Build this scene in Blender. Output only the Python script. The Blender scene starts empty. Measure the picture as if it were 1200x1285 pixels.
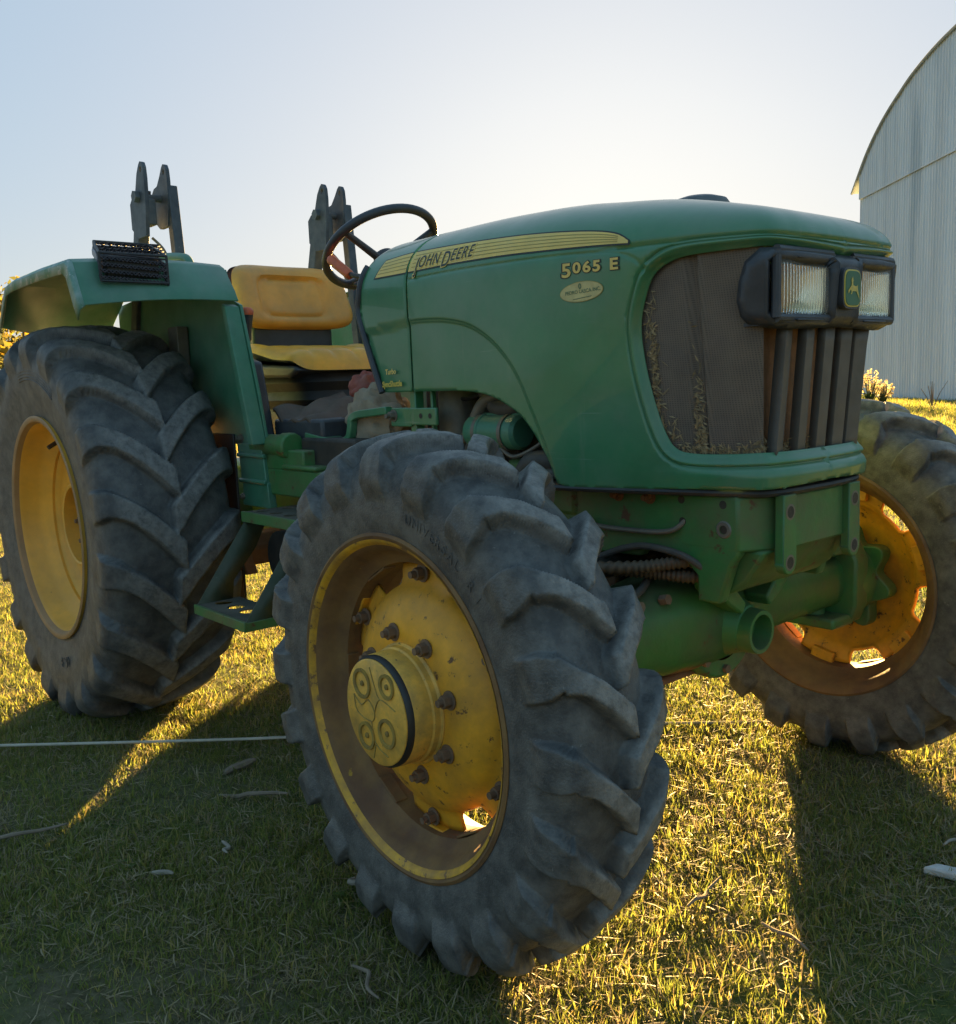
import bpy, bmesh, math, random
import numpy as np
from mathutils import Vector, Matrix
from mathutils.geometry import delaunay_2d_cdt

random.seed(7)
rng = np.random.default_rng(7)
sc = bpy.context.scene
col = sc.collection
R = math.radians

# ------------------------------------------------------------------ camera
cam_d = bpy.data.cameras.new('camera')
cam = bpy.data.objects.new('camera', cam_d)
col.objects.link(cam)
CAM = Vector((3.4261, -1.8277, 1.1274))
YAW, PITCH, ROLL = 0.8648, -0.1385, -0.0386
fwd = Vector((-math.sin(YAW) * math.cos(PITCH), math.cos(YAW) * math.cos(PITCH), math.sin(PITCH)))
rgt = fwd.cross(Vector((0, 0, 1))).normalized()
up = rgt.cross(fwd)
r2 = math.cos(ROLL) * rgt + math.sin(ROLL) * up
u2 = -math.sin(ROLL) * rgt + math.cos(ROLL) * up
m = Matrix((r2, u2, -fwd)).transposed().to_4x4()
m.translation = CAM
cam.matrix_world = m
cam_d.sensor_fit = 'HORIZONTAL'
cam_d.sensor_width = 36.0
cam_d.lens = 36.0 * 1166.92 / 1200.0
cam_d.clip_end = 2000
cam_d.clip_start = 0.05
sc.camera = cam

# ------------------------------------------------------------------ sky, sun, exposure
SUN_HEAD, SUN_EL = R(40.8), R(6.4)          # heading measured from +y towards -x
world = bpy.data.worlds.new('World')
sc.world = world
world.use_nodes = True
wn = world.node_tree
wn.nodes.clear()
sky = wn.nodes.new('ShaderNodeTexSky')
sky.sky_type = 'NISHITA'
sky.sun_disc = False
sky.sun_elevation = SUN_EL
sky.sun_rotation = -SUN_HEAD
sky.air_density = 1.0
sky.dust_density = 2.2
sky.ozone_density = 4.5
gam = wn.nodes.new('ShaderNodeGamma')
SKY_SAT = 2.1
gam.inputs['Gamma'].default_value = 0.17
bg = wn.nodes.new('ShaderNodeBackground')
bg.inputs["Strength"].default_value = 0.055
wo = wn.nodes.new('ShaderNodeOutputWorld')
wn.links.new(sky.outputs[0], gam.inputs['Color'])
hsv = wn.nodes.new('ShaderNodeHueSaturation')
hsv.inputs['Saturation'].default_value = SKY_SAT
wn.links.new(gam.outputs[0], hsv.inputs['Color'])
wn.links.new(hsv.outputs[0], bg.inputs['Color'])
wn.links.new(bg.outputs[0], wo.inputs['Surface'])

sun_d = bpy.data.lights.new('sun', 'SUN')
sun_d.energy = 4.2
sun_d.angle = R(0.6)
sun_d.color = (1.0, 0.62, 0.21)
sun = bpy.data.objects.new('sun', sun_d)
col.objects.link(sun)
sdir = Vector((-math.sin(SUN_HEAD) * math.cos(SUN_EL), math.cos(SUN_HEAD) * math.cos(SUN_EL), math.sin(SUN_EL)))
sun.rotation_euler = sdir.to_track_quat('Z', 'Y').to_euler()
sun.location = (-6, 8, 6)

sc.view_settings.view_transform = 'Standard'
sc.view_settings.look = 'None'
sc.view_settings.gamma = 1.0
sc.view_settings.use_curve_mapping = False
sc.view_settings.exposure = 3.5
sc.cycles.use_denoising = True
sc.cycles.max_bounces = 8
sc.cycles.transparent_max_bounces = 16

# ------------------------------------------------------------------ materials
def ramp(nt, src, p0, p1, c0=(0, 0, 0, 1), c1=(1, 1, 1, 1)):
    r = nt.nodes.new('ShaderNodeValToRGB')
    r.color_ramp.elements[0].position = p0
    r.color_ramp.elements[1].position = p1
    r.color_ramp.elements[0].color = c0
    r.color_ramp.elements[1].color = c1
    nt.links.new(src, r.inputs[0])
    return r.outputs[0]

def noise(nt, vec, scale, detail=4, rough=0.6):
    n = nt.nodes.new('ShaderNodeTexNoise')
    n.inputs['Scale'].default_value = scale
    n.inputs['Detail'].default_value = detail
    n.inputs['Roughness'].default_value = rough
    nt.links.new(vec, n.inputs['Vector'])
    return n.outputs[0]

def mix(nt, fac, a, b):
    x = nt.nodes.new('ShaderNodeMix')
    x.data_type = 'RGBA'
    if isinstance(fac, (int, float)): x.inputs[0].default_value = fac
    else: nt.links.new(fac, x.inputs[0])
    for sock, v in ((x.inputs[6], a), (x.inputs[7], b)):
        if isinstance(v, tuple): sock.default_value = (*v[:3], 1)
        else: nt.links.new(v, sock)
    return x.outputs[2]

def mathn(nt, op, a, b=None):
    x = nt.nodes.new('ShaderNodeMath')
    x.operation = op
    for s, v in ((x.inputs[0], a), (x.inputs[1], b)):
        if v is None: continue
        if isinstance(v, (int, float)): s.default_value = v
        else: nt.links.new(v, s)
    return x.outputs[0]

def mat(name, base, rough=0.5, metal=0.0, dust=None, dust_amt=0.5, dust_scale=6, spots=None, spot_scale=25, spot_th=0.62,
        var=0.12, bump=0.0, bump_scale=60, coat=0.0, spec=0.5, up_dust=0.0, rough_var=0.15, stretch=None):
    """worn surface: base colour, patchy dust film, spots of wear, fine relief"""
    ma = bpy.data.materials.new(name)
    ma.use_nodes = True
    nt = ma.node_tree
    b = nt.nodes['Principled BSDF']
    tc = nt.nodes.new('ShaderNodeTexCoord')
    vec = tc.outputs['Object']
    if stretch:
        mp = nt.nodes.new('ShaderNodeMapping')
        mp.inputs['Scale'].default_value = stretch
        nt.links.new(vec, mp.inputs['Vector'])
        vec = mp.outputs[0]
    c = tuple(base)
    lo = tuple(x * (1 - var) for x in base)
    hi = tuple(min(1, x * (1 + var)) for x in base)
    n1 = noise(nt, vec, dust_scale * 1.7, 5)
    out = mix(nt, ramp(nt, n1, .35, .65), lo, hi)
    if dust:
        n2 = noise(nt, vec, dust_scale, 6, 0.65)
        f = ramp(nt, n2, .38, .72)
        f = mathn(nt, 'MULTIPLY', f, dust_amt)
        out = mix(nt, f, out, dust)
        if up_dust:
            g = nt.nodes.new('ShaderNodeNewGeometry')
            sx = nt.nodes.new('ShaderNodeSeparateXYZ')
            nt.links.new(g.outputs['Normal'], sx.inputs[0])
            uf = ramp(nt, sx.outputs['Z'], .35, 1.0)
            uf = mathn(nt, 'MULTIPLY', uf, up_dust)
            out = mix(nt, uf, out, dust)
    if spots:
        n3 = noise(nt, vec, spot_scale, 8, 0.7)
        out = mix(nt, ramp(nt, n3, spot_th, spot_th + .05), out, spots)
    nt.links.new(out, b.inputs['Base Color'])
    b.inputs['Metallic'].default_value = metal
    if rough_var:
        rr = nt.nodes.new('ShaderNodeMapRange')
        rr.inputs['To Min'].default_value = max(0.03, rough - rough_var)
        rr.inputs['To Max'].default_value = min(1, rough + rough_var)
        nt.links.new(noise(nt, vec, dust_scale * 2.3, 5), rr.inputs[0])
        nt.links.new(rr.outputs[0], b.inputs['Roughness'])
    else:
        b.inputs['Roughness'].default_value = rough
    b.inputs['Coat Weight'].default_value = coat
    b.inputs['Specular IOR Level'].default_value = spec
    if bump:
        bp = nt.nodes.new('ShaderNodeBump')
        bp.inputs['Strength'].default_value = bump
        bp.inputs['Distance'].default_value = 0.004
        nt.links.new(noise(nt, vec, bump_scale, 6), bp.inputs['Height'])
        nt.links.new(bp.outputs[0], b.inputs['Normal'])
    return ma

M = {}
M['green'] = mat('green_paint', (.042, .195, .085), .33, dust=(.21, .26, .20), dust_amt=.34, up_dust=.25, dust_scale=5, var=.08, coat=.35, bump=.03, bump_scale=18, rough_var=.10,
                 spots=(.10, .16, .11), spot_scale=70, spot_th=.70)
def rust_below(ma, z0, amp, c):
    nt = ma.node_tree; b = nt.nodes['Principled BSDF']
    tc = nt.nodes.new('ShaderNodeTexCoord')
    sx = nt.nodes.new('ShaderNodeSeparateXYZ'); nt.links.new(tc.outputs['Object'], sx.inputs[0])
    n = noise(nt, tc.outputs['Object'], 9, 6, .7)
    z = mathn(nt, 'ADD', sx.outputs['Z'], mathn(nt, 'MULTIPLY', n, amp))
    f = ramp(nt, z, z0 + amp * .5 - .004, z0 + amp * .5 + .004, (1, 1, 1, 1), (0, 0, 0, 1))
    old = b.inputs['Base Color'].links[0].from_socket
    nt.links.new(mix(nt, f, old, c), b.inputs['Base Color'])
def scratches(ma):
    nt = ma.node_tree; b = nt.nodes['Principled BSDF']
    tc = nt.nodes.new('ShaderNodeTexCoord')
    old = b.inputs['Base Color'].links[0].from_socket
    for rot, sc_, th, amt, c in (((.0, .5, .2), (3, 3, 90), .665, .38, (.30, .38, .32)), ((.3, -1.1, 0), (4, 4, 120), .68, .30, (.26, .34, .28)), ((0, 0, 0), (22, 22, 1.6), .60, .20, (.24, .27, .20))):
        mp = nt.nodes.new('ShaderNodeMapping')
        mp.inputs['Rotation'].default_value = rot; mp.inputs['Scale'].default_value = sc_
        nt.links.new(tc.outputs['Object'], mp.inputs['Vector'])
        f = ramp(nt, noise(nt, mp.outputs[0], 1.0, 5, .6), th, th + .05)
        f = mathn(nt, 'MULTIPLY', f, ramp(nt, noise(nt, tc.outputs['Object'], 3.5, 3), .42, .62))
        old = mix(nt, mathn(nt, 'MULTIPLY', f, amt), old, c)
    nt.links.new(old, b.inputs['Base Color'])
scratches(M['green'])
M['green_dirty'] = mat('green_paint_dirty', (.040, .185, .050), .48, dust=(.13, .105, .06), dust_amt=.75, up_dust=.45, dust_scale=7, spots=(.10, .05, .025), spot_scale=17, spot_th=.60, bump=.25, bump_scale=45)
M['green_fender'] = mat('green_paint_faded', (.050, .195, .115), .42, dust=(.24, .30, .26), dust_amt=.35, up_dust=.3, dust_scale=6, spots=(.12, .15, .14), spot_scale=40, spot_th=.68, bump=.06)
M['yellow'] = mat('yellow_wheel_paint', (.84, .385, .020), .5, dust=(.20, .12, .045), dust_amt=.6, dust_scale=9, spots=(.12, .055, .022), spot_scale=38, spot_th=.60, bump=.12, bump_scale=70)
M['yellow_rear'] = mat('yellow_rear_paint', (.80, .41, .045), .5, dust=(.36, .22, .09), dust_amt=.45, dust_scale=4, spots=(.15, .08, .03), spot_scale=45, spot_th=.68, bump=.05)
M['rim_mud'] = mat('rim_dried_mud', (.15, .075, .035), .75, dust=(.36, .21, .06), dust_amt=.6, dust_scale=8, spots=(.45, .27, .03), spot_scale=26, spot_th=.66, bump=.3, bump_scale=90)
M['lip'] = mat('worn_yellow_lip', (.72, .38, .025), .5, dust=(.26, .14, .05), dust_amt=.9, dust_scale=16, spots=(.17, .09, .04), spot_scale=30, spot_th=.56, bump=.15)
M['rubber'] = mat('tyre_rubber', (.070, .069, .068), .50, dust=(.22, .21, .19), dust_amt=.7, dust_scale=24, spots=(.20, .19, .175), spot_scale=90, spot_th=.64, bump=.5, bump_scale=230, spec=.4)
def dusty_tops(ma, r0, r1, c):
    nt = ma.node_tree; b = nt.nodes['Principled BSDF']
    tc = nt.nodes.new('ShaderNodeTexCoord')
    sx = nt.nodes.new('ShaderNodeSeparateXYZ'); nt.links.new(tc.outputs['Object'], sx.inputs[0])
    rad = mathn(nt, 'SQRT', mathn(nt, 'ADD', mathn(nt, 'MULTIPLY', sx.outputs['X'], sx.outputs['X']), mathn(nt, 'MULTIPLY', sx.outputs['Z'], sx.outputs['Z'])))
    f = ramp(nt, rad, r0, r1)
    f = mathn(nt, 'MULTIPLY', f, ramp(nt, noise(nt, tc.outputs['Object'], 45, 7, .7), .32, .62))
    f = mathn(nt, 'MULTIPLY', f, .8)
    old = b.inputs['Base Color'].links[0].from_socket
    nt.links.new(mix(nt, f, old, c), b.inputs['Base Color'])
dusty_tops(M['rubber'], .495, .510, (.29, .275, .25))
M['rubber_rear'] = mat('tyre_rubber_rear', (.062, .062, .063), .52, dust=(.19, .185, .17), dust_amt=.65, dust_scale=18, spots=(.17, .165, .155), spot_scale=80, spot_th=.65, bump=.45, bump_scale=200, spec=.4)
dusty_tops(M['rubber_rear'], .668, .686, (.24, .23, .215))
M['bolt'] = mat('rusty_bolt', (.17, .11, .075), .6, .2, dust=(.28, .18, .10), dust_amt=.5, dust_scale=40, bump=.2)
M['black_plastic'] = mat('black_plastic', (.032, .036, .046), .42, dust=(.11, .115, .12), dust_amt=.35, up_dust=.3, dust_scale=12, bump=.15, bump_scale=220)
M['black'] = mat('black_metal', (.018, .019, .021), .5, dust=(.07, .065, .055), dust_amt=.5, dust_scale=10)
M['dark'] = mat('oily_dark_metal', (.022, .021, .019), .6, dust=(.08, .06, .04), dust_amt=.6, dust_scale=12, bump=.2)
M['rops'] = mat('grey_black_post_paint', (.045, .056, .072), .5, dust=(.16, .17, .18), dust_amt=.5, dust_scale=16, spots=(.20, .20, .20), spot_scale=40, spot_th=.64, bump=.1)
M['rops_worn'] = mat('worn_post_paint', (.085, .10, .115), .55, dust=(.20, .21, .21), dust_amt=.7, dust_scale=22, spots=(.16, .07, .035), spot_scale=30, spot_th=.66, bump=.15)
M['vinyl'] = mat('yellow_vinyl', (.76, .325, .045), .45, dust=(.42, .25, .085), dust_amt=.6, dust_scale=6, spots=(.30, .18, .06), spot_scale=40, spot_th=.70, bump=.1, bump_scale=160)
M['vinyl_bright'] = mat('yellow_cushion_vinyl', (.82, .40, .03), .4, dust=(.36, .23, .07), dust_amt=.4, dust_scale=7, bump=.1, bump_scale=120)
M['orange'] = mat('orange_plastic', (.62, .11, .03), .45, dust=(.3, .14, .08), dust_amt=.4, dust_scale=20)
M['stripe'] = mat('decal_yellow', (.80, .56, .14), .5, dust=(.55, .44, .18), dust_amt=.5, dust_scale=9, var=.06)
M['ink'] = mat('decal_black', (.018, .022, .02), .5, dust=(.06, .08, .06), dust_amt=.3)
M['ink_line'] = mat('decal_fine_line', (.33, .25, .06), .5)
M['sticker'] = mat('sticker_cream', (.58, .50, .22), .5, dust=(.45, .34, .15), dust_amt=.5, dust_scale=30)
M['sticker_ink'] = mat('sticker_green_ink', (.10, .16, .08), .5)
M['screen'] = mat('grille_screen', (.135, .108, .09), .6, .2, dust=(.22, .17, .125), dust_amt=.7, dust_scale=8, var=.15, bump=.25, bump_scale=420, spots=(.15, .115, .07), spot_scale=45, spot_th=.67)
def perforated(ma, period, depth):
    nt = ma.node_tree; b = nt.nodes['Principled BSDF']
    tc = nt.nodes.new('ShaderNodeTexCoord')
    fs = []
    for rot in ((0, 0, .45), (0, R(90), 0)):
        mp = nt.nodes.new('ShaderNodeMapping'); mp.inputs['Rotation'].default_value = rot
        nt.links.new(tc.outputs['Object'], mp.inputs['Vector'])
        wv = nt.nodes.new('ShaderNodeTexWave'); wv.bands_direction = 'X'
        wv.inputs['Scale'].default_value = .314 / period; wv.inputs['Distortion'].default_value = .4
        nt.links.new(mp.outputs[0], wv.inputs['Vector']); fs.append(wv.outputs['Fac'])
    f = ramp(nt, mathn(nt, 'MULTIPLY', fs[0], fs[1]), .25, .55)
    old = b.inputs['Base Color'].links[0].from_socket
    nt.links.new(mix(nt, mathn(nt, 'MULTIPLY', f, depth), old, (.012, .011, .010)), b.inputs['Base Color'])
perforated(M['screen'], .0044, .4)
M['slat'] = mat('grille_slat_metal', (.14, .128, .115), .55, .3, dust=(.12, .095, .07), dust_amt=.5, dust_scale=10)
M['radiator'] = mat('radiator_dust_orange_glow', (.52, .27, .14), .8, dust=(.28, .15, .07), dust_amt=.6, dust_scale=25, bump=.5, bump_scale=90)  # orange light between the slats is painted in here, over the dust
M['debris'] = mat('dry_straw_chaff', (.26, .19, .10), .9, var=.4, dust_scale=60)
M['chrome'] = mat('reflector_gold_tint', (.92, .80, .58), .22, 1.0, rough_var=.06, var=.02)  # warm tint paints the gold reflection into the bowl
M['lip_worn'] = mat('fender_edge_worn', (.07, .22, .15), .5, dust=(.36, .42, .40), dust_amt=.8, dust_scale=14, spots=(.42, .46, .44), spot_scale=30, spot_th=.55, bump=.1)
M['hanger'] = mat('hanger_olive_worn', (.030, .048, .022), .6, dust=(.10, .09, .06), dust_amt=.6, dust_scale=12, spots=(.18, .19, .16), spot_scale=40, spot_th=.66)
M['amber'] = mat('gold_reflection_paint', (.80, .45, .08), .4)  # amber colour stands in for the gold reflection in the lens
M['hose'] = mat('hose_rubber', (.06, .055, .05), .6, dust=(.16, .13, .10), dust_amt=.6, dust_scale=20)
M['pipe'] = mat('dusty_pipe', (.16, .145, .12), .55, .3, dust=(.24, .20, .15), dust_amt=.5, dust_scale=20)
M['rust'] = mat('rusty_orange_steel', (.22, .085, .03), .8, dust=(.30, .14, .05), dust_amt=.6, dust_scale=14, bump=.3)
M['cloth'] = mat('beige_cloth', (.30, .25, .18), .9, dust=(.20, .16, .11), dust_amt=.7, dust_scale=10, bump=.4, bump_scale=200)
M['redcloth'] = mat('red_cloth', (.28, .06, .045), .9, dust=(.34, .26, .22), dust_amt=.4, dust_scale=14)
M['leather'] = mat('brown_sheet', (.085, .06, .045), .75, dust=(.16, .12, .09), dust_amt=.6, dust_scale=9, bump=.2)
M['galv'] = mat('galvanised_sheet', (.60, .66, .72), .5, .0, dust=(.50, .54, .58), dust_amt=.7, dust_scale=.7, spots=(.42, .49, .55), spot_scale=.35, spot_th=.62, var=.10, stretch=(1, 1, .12))
M['roofm'] = mat('galvanised_roof', (.36, .40, .43), .5, .3, dust=(.28, .31, .33), dust_amt=.6, dust_scale=.8)
M['rope'] = mat('white_cord', (.48, .44, .36), .8, dust=(.30, .26, .2), dust_amt=.4, dust_scale=20)
M['stick'] = mat('dead_wood', (.20, .155, .11), .9, dust=(.30, .25, .2), dust_amt=.5, dust_scale=30, bump=.3)
M['palechip'] = mat('grey_dry_wood', (.30, .26, .21), .9, dust=(.22, .19, .15), dust_amt=.6, dust_scale=40, bump=.3)
M['palewood'] = mat('weathered_pale_wood', (.60, .58, .55), .85, dust=(.42, .39, .36), dust_amt=.5, dust_scale=30, bump=.3)
M['bark'] = mat('bark', (.12, .10, .08), .9, bump=.5, bump_scale=20)
M['wearpaint'] = mat('cap_yellow_worn', (.84, .45, .065), .5, dust=(.30, .20, .07), dust_amt=.7, dust_scale=22, spots=(.06, .045, .03), spot_scale=55, spot_th=.62, bump=.25, bump_scale=80)
M['badge_green'] = mat('badge_green', (.012, .12, .04), .35)
M['badge_yellow'] = mat('badge_yellow', (.62, .48, .08), .4)

def leafmat(name, c0, c1, trans=.45, scale=1.2, yellow=None):
    ma = bpy.data.materials.new(name)
    ma.use_nodes = True
    nt = ma.node_tree
    b = nt.nodes['Principled BSDF']
    b.inputs['Roughness'].default_value = .6
    b.inputs['Specular IOR Level'].default_value = .3
    gi = nt.nodes.new('ShaderNodeNewGeometry')
    oi = nt.nodes.new('ShaderNodeObjectInfo')
    add = mathn(nt, 'FRACT', mathn(nt, 'ADD', gi.outputs['Random Per Island'], oi.outputs['Random']))
    rp = nt.nodes.new('ShaderNodeValToRGB')
    rp.color_ramp.elements[0].color = (*c0, 1)
    rp.color_ramp.elements[1].color = (*c1, 1)
    if yellow:
        e = rp.color_ramp.elements.new(yellow[1]); e.color = (*c1, 1)
        rp.color_ramp.elements[2].color = (*yellow[0], 1)
    nt.links.new(add, rp.inputs[0])
    nt.links.new(rp.outputs[0], b.inputs['Base Color'])
    tr = nt.nodes.new('ShaderNodeBsdfTranslucent')
    hs = nt.nodes.new('ShaderNodeHueSaturation')
    hs.inputs['Saturation'].default_value = 1.1
    hs.inputs['Value'].default_value = 1.5
    nt.links.new(rp.outputs[0], hs.inputs['Color'])
    nt.links.new(hs.outputs[0], tr.inputs['Color'])
    ms = nt.nodes.new('ShaderNodeMixShader')
    ms.inputs[0].default_value = trans
    nt.links.new(b.outputs[0], ms.inputs[1])
    nt.links.new(tr.outputs[0], ms.inputs[2])
    nt.links.new(ms.outputs[0], nt.nodes['Material Output'].inputs['Surface'])
    return ma
M['grass'] = leafmat('grass_blade', (.125, .165, .048), (.24, .26, .07), .55, yellow=((.40, .32, .13), .70))
M['straw'] = leafmat('dry_grass', (.24, .195, .11), (.38, .315, .19), .3)
M['leaf_y'] = leafmat('autumn_leaf', (.08, .09, .035), (.13, .12, .045), .4, yellow=((.34, .22, .04), .68))
M['leaf_g'] = leafmat('shrub_leaf', (.04, .07, .025), (.09, .11, .04), .4)
M['weed'] = leafmat('broad_weed_leaf', (.06, .12, .03), (.13, .19, .05), .4)
M['plume'] = leafmat('seed_plume', (.36, .31, .17), (.50, .43, .26), .4)

def ground_mat():
    ma = bpy.data.materials.new('soil_and_thatch')
    ma.use_nodes = True
    nt = ma.node_tree
    b = nt.nodes['Principled BSDF']
    tc = nt.nodes.new('ShaderNodeTexCoord')
    v = tc.outputs['Object']
    a = mix(nt, ramp(nt, noise(nt, v, 28, 8, .7), .35, .7), (.10, .08, .055), (.32, .265, .18))
    g = mix(nt, ramp(nt, noise(nt, v, 40, 6, .7), .35, .65), (.085, .12, .038), (.18, .215, .08))
    o = mix(nt, ramp(nt, noise(nt, v, 1.1, 5, .6), .38, .62), a, g)
    # far off the blades stop and the sheet itself is the meadow
    dist = nt.nodes.new('ShaderNodeVectorMath'); dist.operation = 'LENGTH'
    nt.links.new(v, dist.inputs[0])
    far = ramp(nt, mathn(nt, 'DIVIDE', dist.outputs['Value'], 60.0), .2, .5)
    o = mix(nt, far, o, mix(nt, ramp(nt, noise(nt, v, .5, 6, .7), .3, .7), (.11, .14, .04), (.24, .22, .09)))
    nt.links.new(o, b.inputs['Base Color'])
    b.inputs['Roughness'].default_value = .95
    b.inputs['Specular IOR Level'].default_value = .1
    bp = nt.nodes.new('ShaderNodeBump')
    bp.inputs['Strength'].default_value = .9
    bp.inputs['Distance'].default_value = .02
    nt.links.new(noise(nt, v, 60, 8, .75), bp.inputs['Height'])
    nt.links.new(bp.outputs[0], b.inputs['Normal'])
    return ma
M['ground'] = ground_mat()

def lens_mat():
    ma = bpy.data.materials.new('ribbed_lens')
    ma.use_nodes = True
    nt = ma.node_tree
    b = nt.nodes['Principled BSDF']
    b.inputs['Base Color'].default_value = (.92, .91, .86, 1)
    b.inputs['Transmission Weight'].default_value = .93
    b.inputs['Roughness'].default_value = .06
    b.inputs['IOR'].default_value = 1.2
    return ma
M['lens'] = lens_mat()

# ------------------------------------------------------------------ builders
class MB:
    def __init__(s): s.v = []; s.f = []
    def add(s, vs, fs):
        o = len(s.v)
        s.v += [tuple(map(float, p)) for p in vs]
        s.f += [tuple(i + o for i in f) for f in fs]
    def box(s, c, d, rot=None):
        hx, hy, hz = d[0] / 2, d[1] / 2, d[2] / 2
        vs = [Vector((x, y, z)) for x in (-hx, hx) for y in (-hy, hy) for z in (-hz, hz)]
        if rot is not None:
            mm = Matrix.Rotation(rot[0], 3, 'X')
            mm = Matrix.Rotation(rot[2], 3, 'Z') @ Matrix.Rotation(rot[1], 3, 'Y') @ mm
            vs = [mm @ q for q in vs]
        vs = [q + Vector(c) for q in vs]
        s.add(vs, [(0, 1, 3, 2), (4, 6, 7, 5), (0, 4, 5, 1), (2, 3, 7, 6), (0, 2, 6, 4), (1, 5, 7, 3)])
    def box2(s, lo, hi):
        s.box([(a + b) / 2 for a, b in zip(lo, hi)], [abs(b - a) for a, b in zip(lo, hi)])
    def prism(s, poly, ax, lo, hi):
        """poly: 2D points in the other two axes (xyz order), extruded along ax from lo to hi"""
        n = len(poly)
        area = sum(poly[i][0] * poly[(i + 1) % n][1] - poly[(i + 1) % n][0] * poly[i][1] for i in range(n))
        if area < 0: poly = poly[::-1]
        def P(p, h):
            return (h, p[0], p[1]) if ax == 'x' else (p[0], h, p[1]) if ax == 'y' else (p[0], p[1], h)
        vs = [P(p, lo) for p in poly] + [P(p, hi) for p in poly]
        fs = [tuple(range(n))[::-1], tuple(range(n, 2 * n))]
        fs += [(i, (i + 1) % n, (i + 1) % n + n, i + n) for i in range(n)]
        if ax == 'y': fs = [f[::-1] for f in fs]
        s.add(vs, fs)
    def tube(s, pts, r, n=12, closed=False, cap=True, smooth=0, squash=None):
        pts = [Vector(p) for p in pts]
        if smooth: pts = spline(pts, smooth, closed)
        N = len(pts)
        rr = r if isinstance(r, (list, tuple)) else [r] * N
        if len(rr) != N: rr = np.interp(np.linspace(0, 1, N), np.linspace(0, 1, len(rr)), rr)
        rr = [float(q) for q in rr]
        vs = []
        t0 = (pts[1] - pts[0]).normalized()
        nrm = t0.orthogonal().normalized()
        prev = t0
        for i, p in enumerate(pts):
            if closed: t = (pts[(i + 1) % N] - pts[i - 1]).normalized()
            else: t = (pts[min(i + 1, N - 1)] - pts[max(i - 1, 0)]).normalized()
            q = prev.rotation_difference(t)
            nrm = (q @ nrm); nrm = (nrm - t * nrm.dot(t)).normalized(); prev = t
            b = t.cross(nrm)
            for k in range(n):
                a = 2 * math.pi * k / n
                vs.append(p + rr[i] * (math.cos(a) * nrm + math.sin(a) * b))
        fs = []
        for i in range(N if closed else N - 1):
            j = (i + 1) % N
            for k in range(n):
                fs.append((i * n + k, i * n + (k + 1) % n, j * n + (k + 1) % n, j * n + k))
        if cap and not closed:
            fs.append(tuple(range(n))[::-1]); fs.append(tuple(range((N - 1) * n, N * n)))
        s.add(vs, fs)
    def lathe(s, prof, c=(0, 0, 0), ax='y', n=48, closed=False):
        """prof: (axial, radius) pairs; revolve about ax through c"""
        vs = []
        for a, r in prof:
            for k in range(n):
                t = 2 * math.pi * k / n
                x, z = r * math.cos(t), r * math.sin(t)
                p = (x, a, z) if ax == 'y' else (a, x, z) if ax == 'x' else (x, z, a)
                vs.append((p[0] + c[0], p[1] + c[1], p[2] + c[2]))
        fs = []
        L = len(prof)
        for i in range(L if closed else L - 1):
            j = (i + 1) % L
            for k in range(n):
                f = (i * n + k, i * n + (k + 1) % n, j * n + (k + 1) % n, j * n + k)
                fs.append(f)
        s.add(vs, fs)
    def cyl(s, a, b, r, n=16):
        s.tube([a, b], r, n)
    def build(s, name, ma, parent=None, smooth=35, bevel=0.0, solid=0.0, recalc=True, sub=0):
        me = bpy.data.meshes.new(name)
        me.from_pydata(s.v, [], s.f)
        if recalc:
            bm = bmesh.new(); bm.from_mesh(me)
            bmesh.ops.recalc_face_normals(bm, faces=bm.faces)
            bm.to_mesh(me); bm.free()
        if smooth:
            me.polygons.foreach_set('use_smooth', [True] * len(me.polygons))
            me.set_sharp_from_angle(angle=R(smooth))
        me.materials.append(ma)
        o = bpy.data.objects.new(name, me)
        col.objects.link(o)
        if parent is not None: o.parent = parent
        if sub:
            md = o.modifiers.new('subd', 'SUBSURF'); md.levels = sub; md.render_levels = sub
        if solid:
            md = o.modifiers.new('thick', 'SOLIDIFY'); md.thickness = solid; md.offset = -1
        if bevel:
            md = o.modifiers.new('bevel', 'BEVEL'); md.width = bevel; md.segments = 2; md.limit_method = 'ANGLE'; md.angle_limit = R(35)
            md.harden_normals = False
        return o

def spline(pts, k, closed=False):
    pts = [Vector(p) for p in pts]
    N = len(pts); out = []
    for i in range(N if closed else N - 1):
        if closed: p0, p1, p2, p3 = pts[i - 1], pts[i], pts[(i + 1) % N], pts[(i + 2) % N]
        else: p0, p1, p2, p3 = pts[max(i - 1, 0)], pts[i], pts[i + 1], pts[min(i + 2, N - 1)]
        for j in range(k):
            t = j / k
            out.append(.5 * ((2 * p1) + (p2 - p0) * t + (2 * p0 - 5 * p1 + 4 * p2 - p3) * t * t + (3 * p1 - p0 - 3 * p2 + p3) * t ** 3))
    if not closed: out.append(pts[-1])
    return out

def spl2(pts, k, closed=False):
    return [(p[0], p[1]) for p in spline([(a, b, 0) for a, b in pts], k, closed)]

def empty(name, loc=(0, 0, 0), parent=None, rz=0.0):
    o = bpy.data.objects.new(name, None)
    col.objects.link(o)
    o.location = loc; o.rotation_euler = (0, 0, rz)
    o.empty_display_size = .1
    if parent is not None: o.parent = parent
    return o

def tag(o, label=None, cat=None, group=None, kind=None):
    if label: o['label'] = label
    if cat: o['category'] = cat
    if group: o['group'] = group
    if kind: o['kind'] = kind
    return o

def copy_tree(o, parent=None, skip=()):
    c = o.copy(); col.objects.link(c)
    if parent is not None: c.parent = parent
    for ch in o.children:
        if ch.name.split('.')[0] in skip: continue
        copy_tree(ch, c, skip)
    return c

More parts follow.
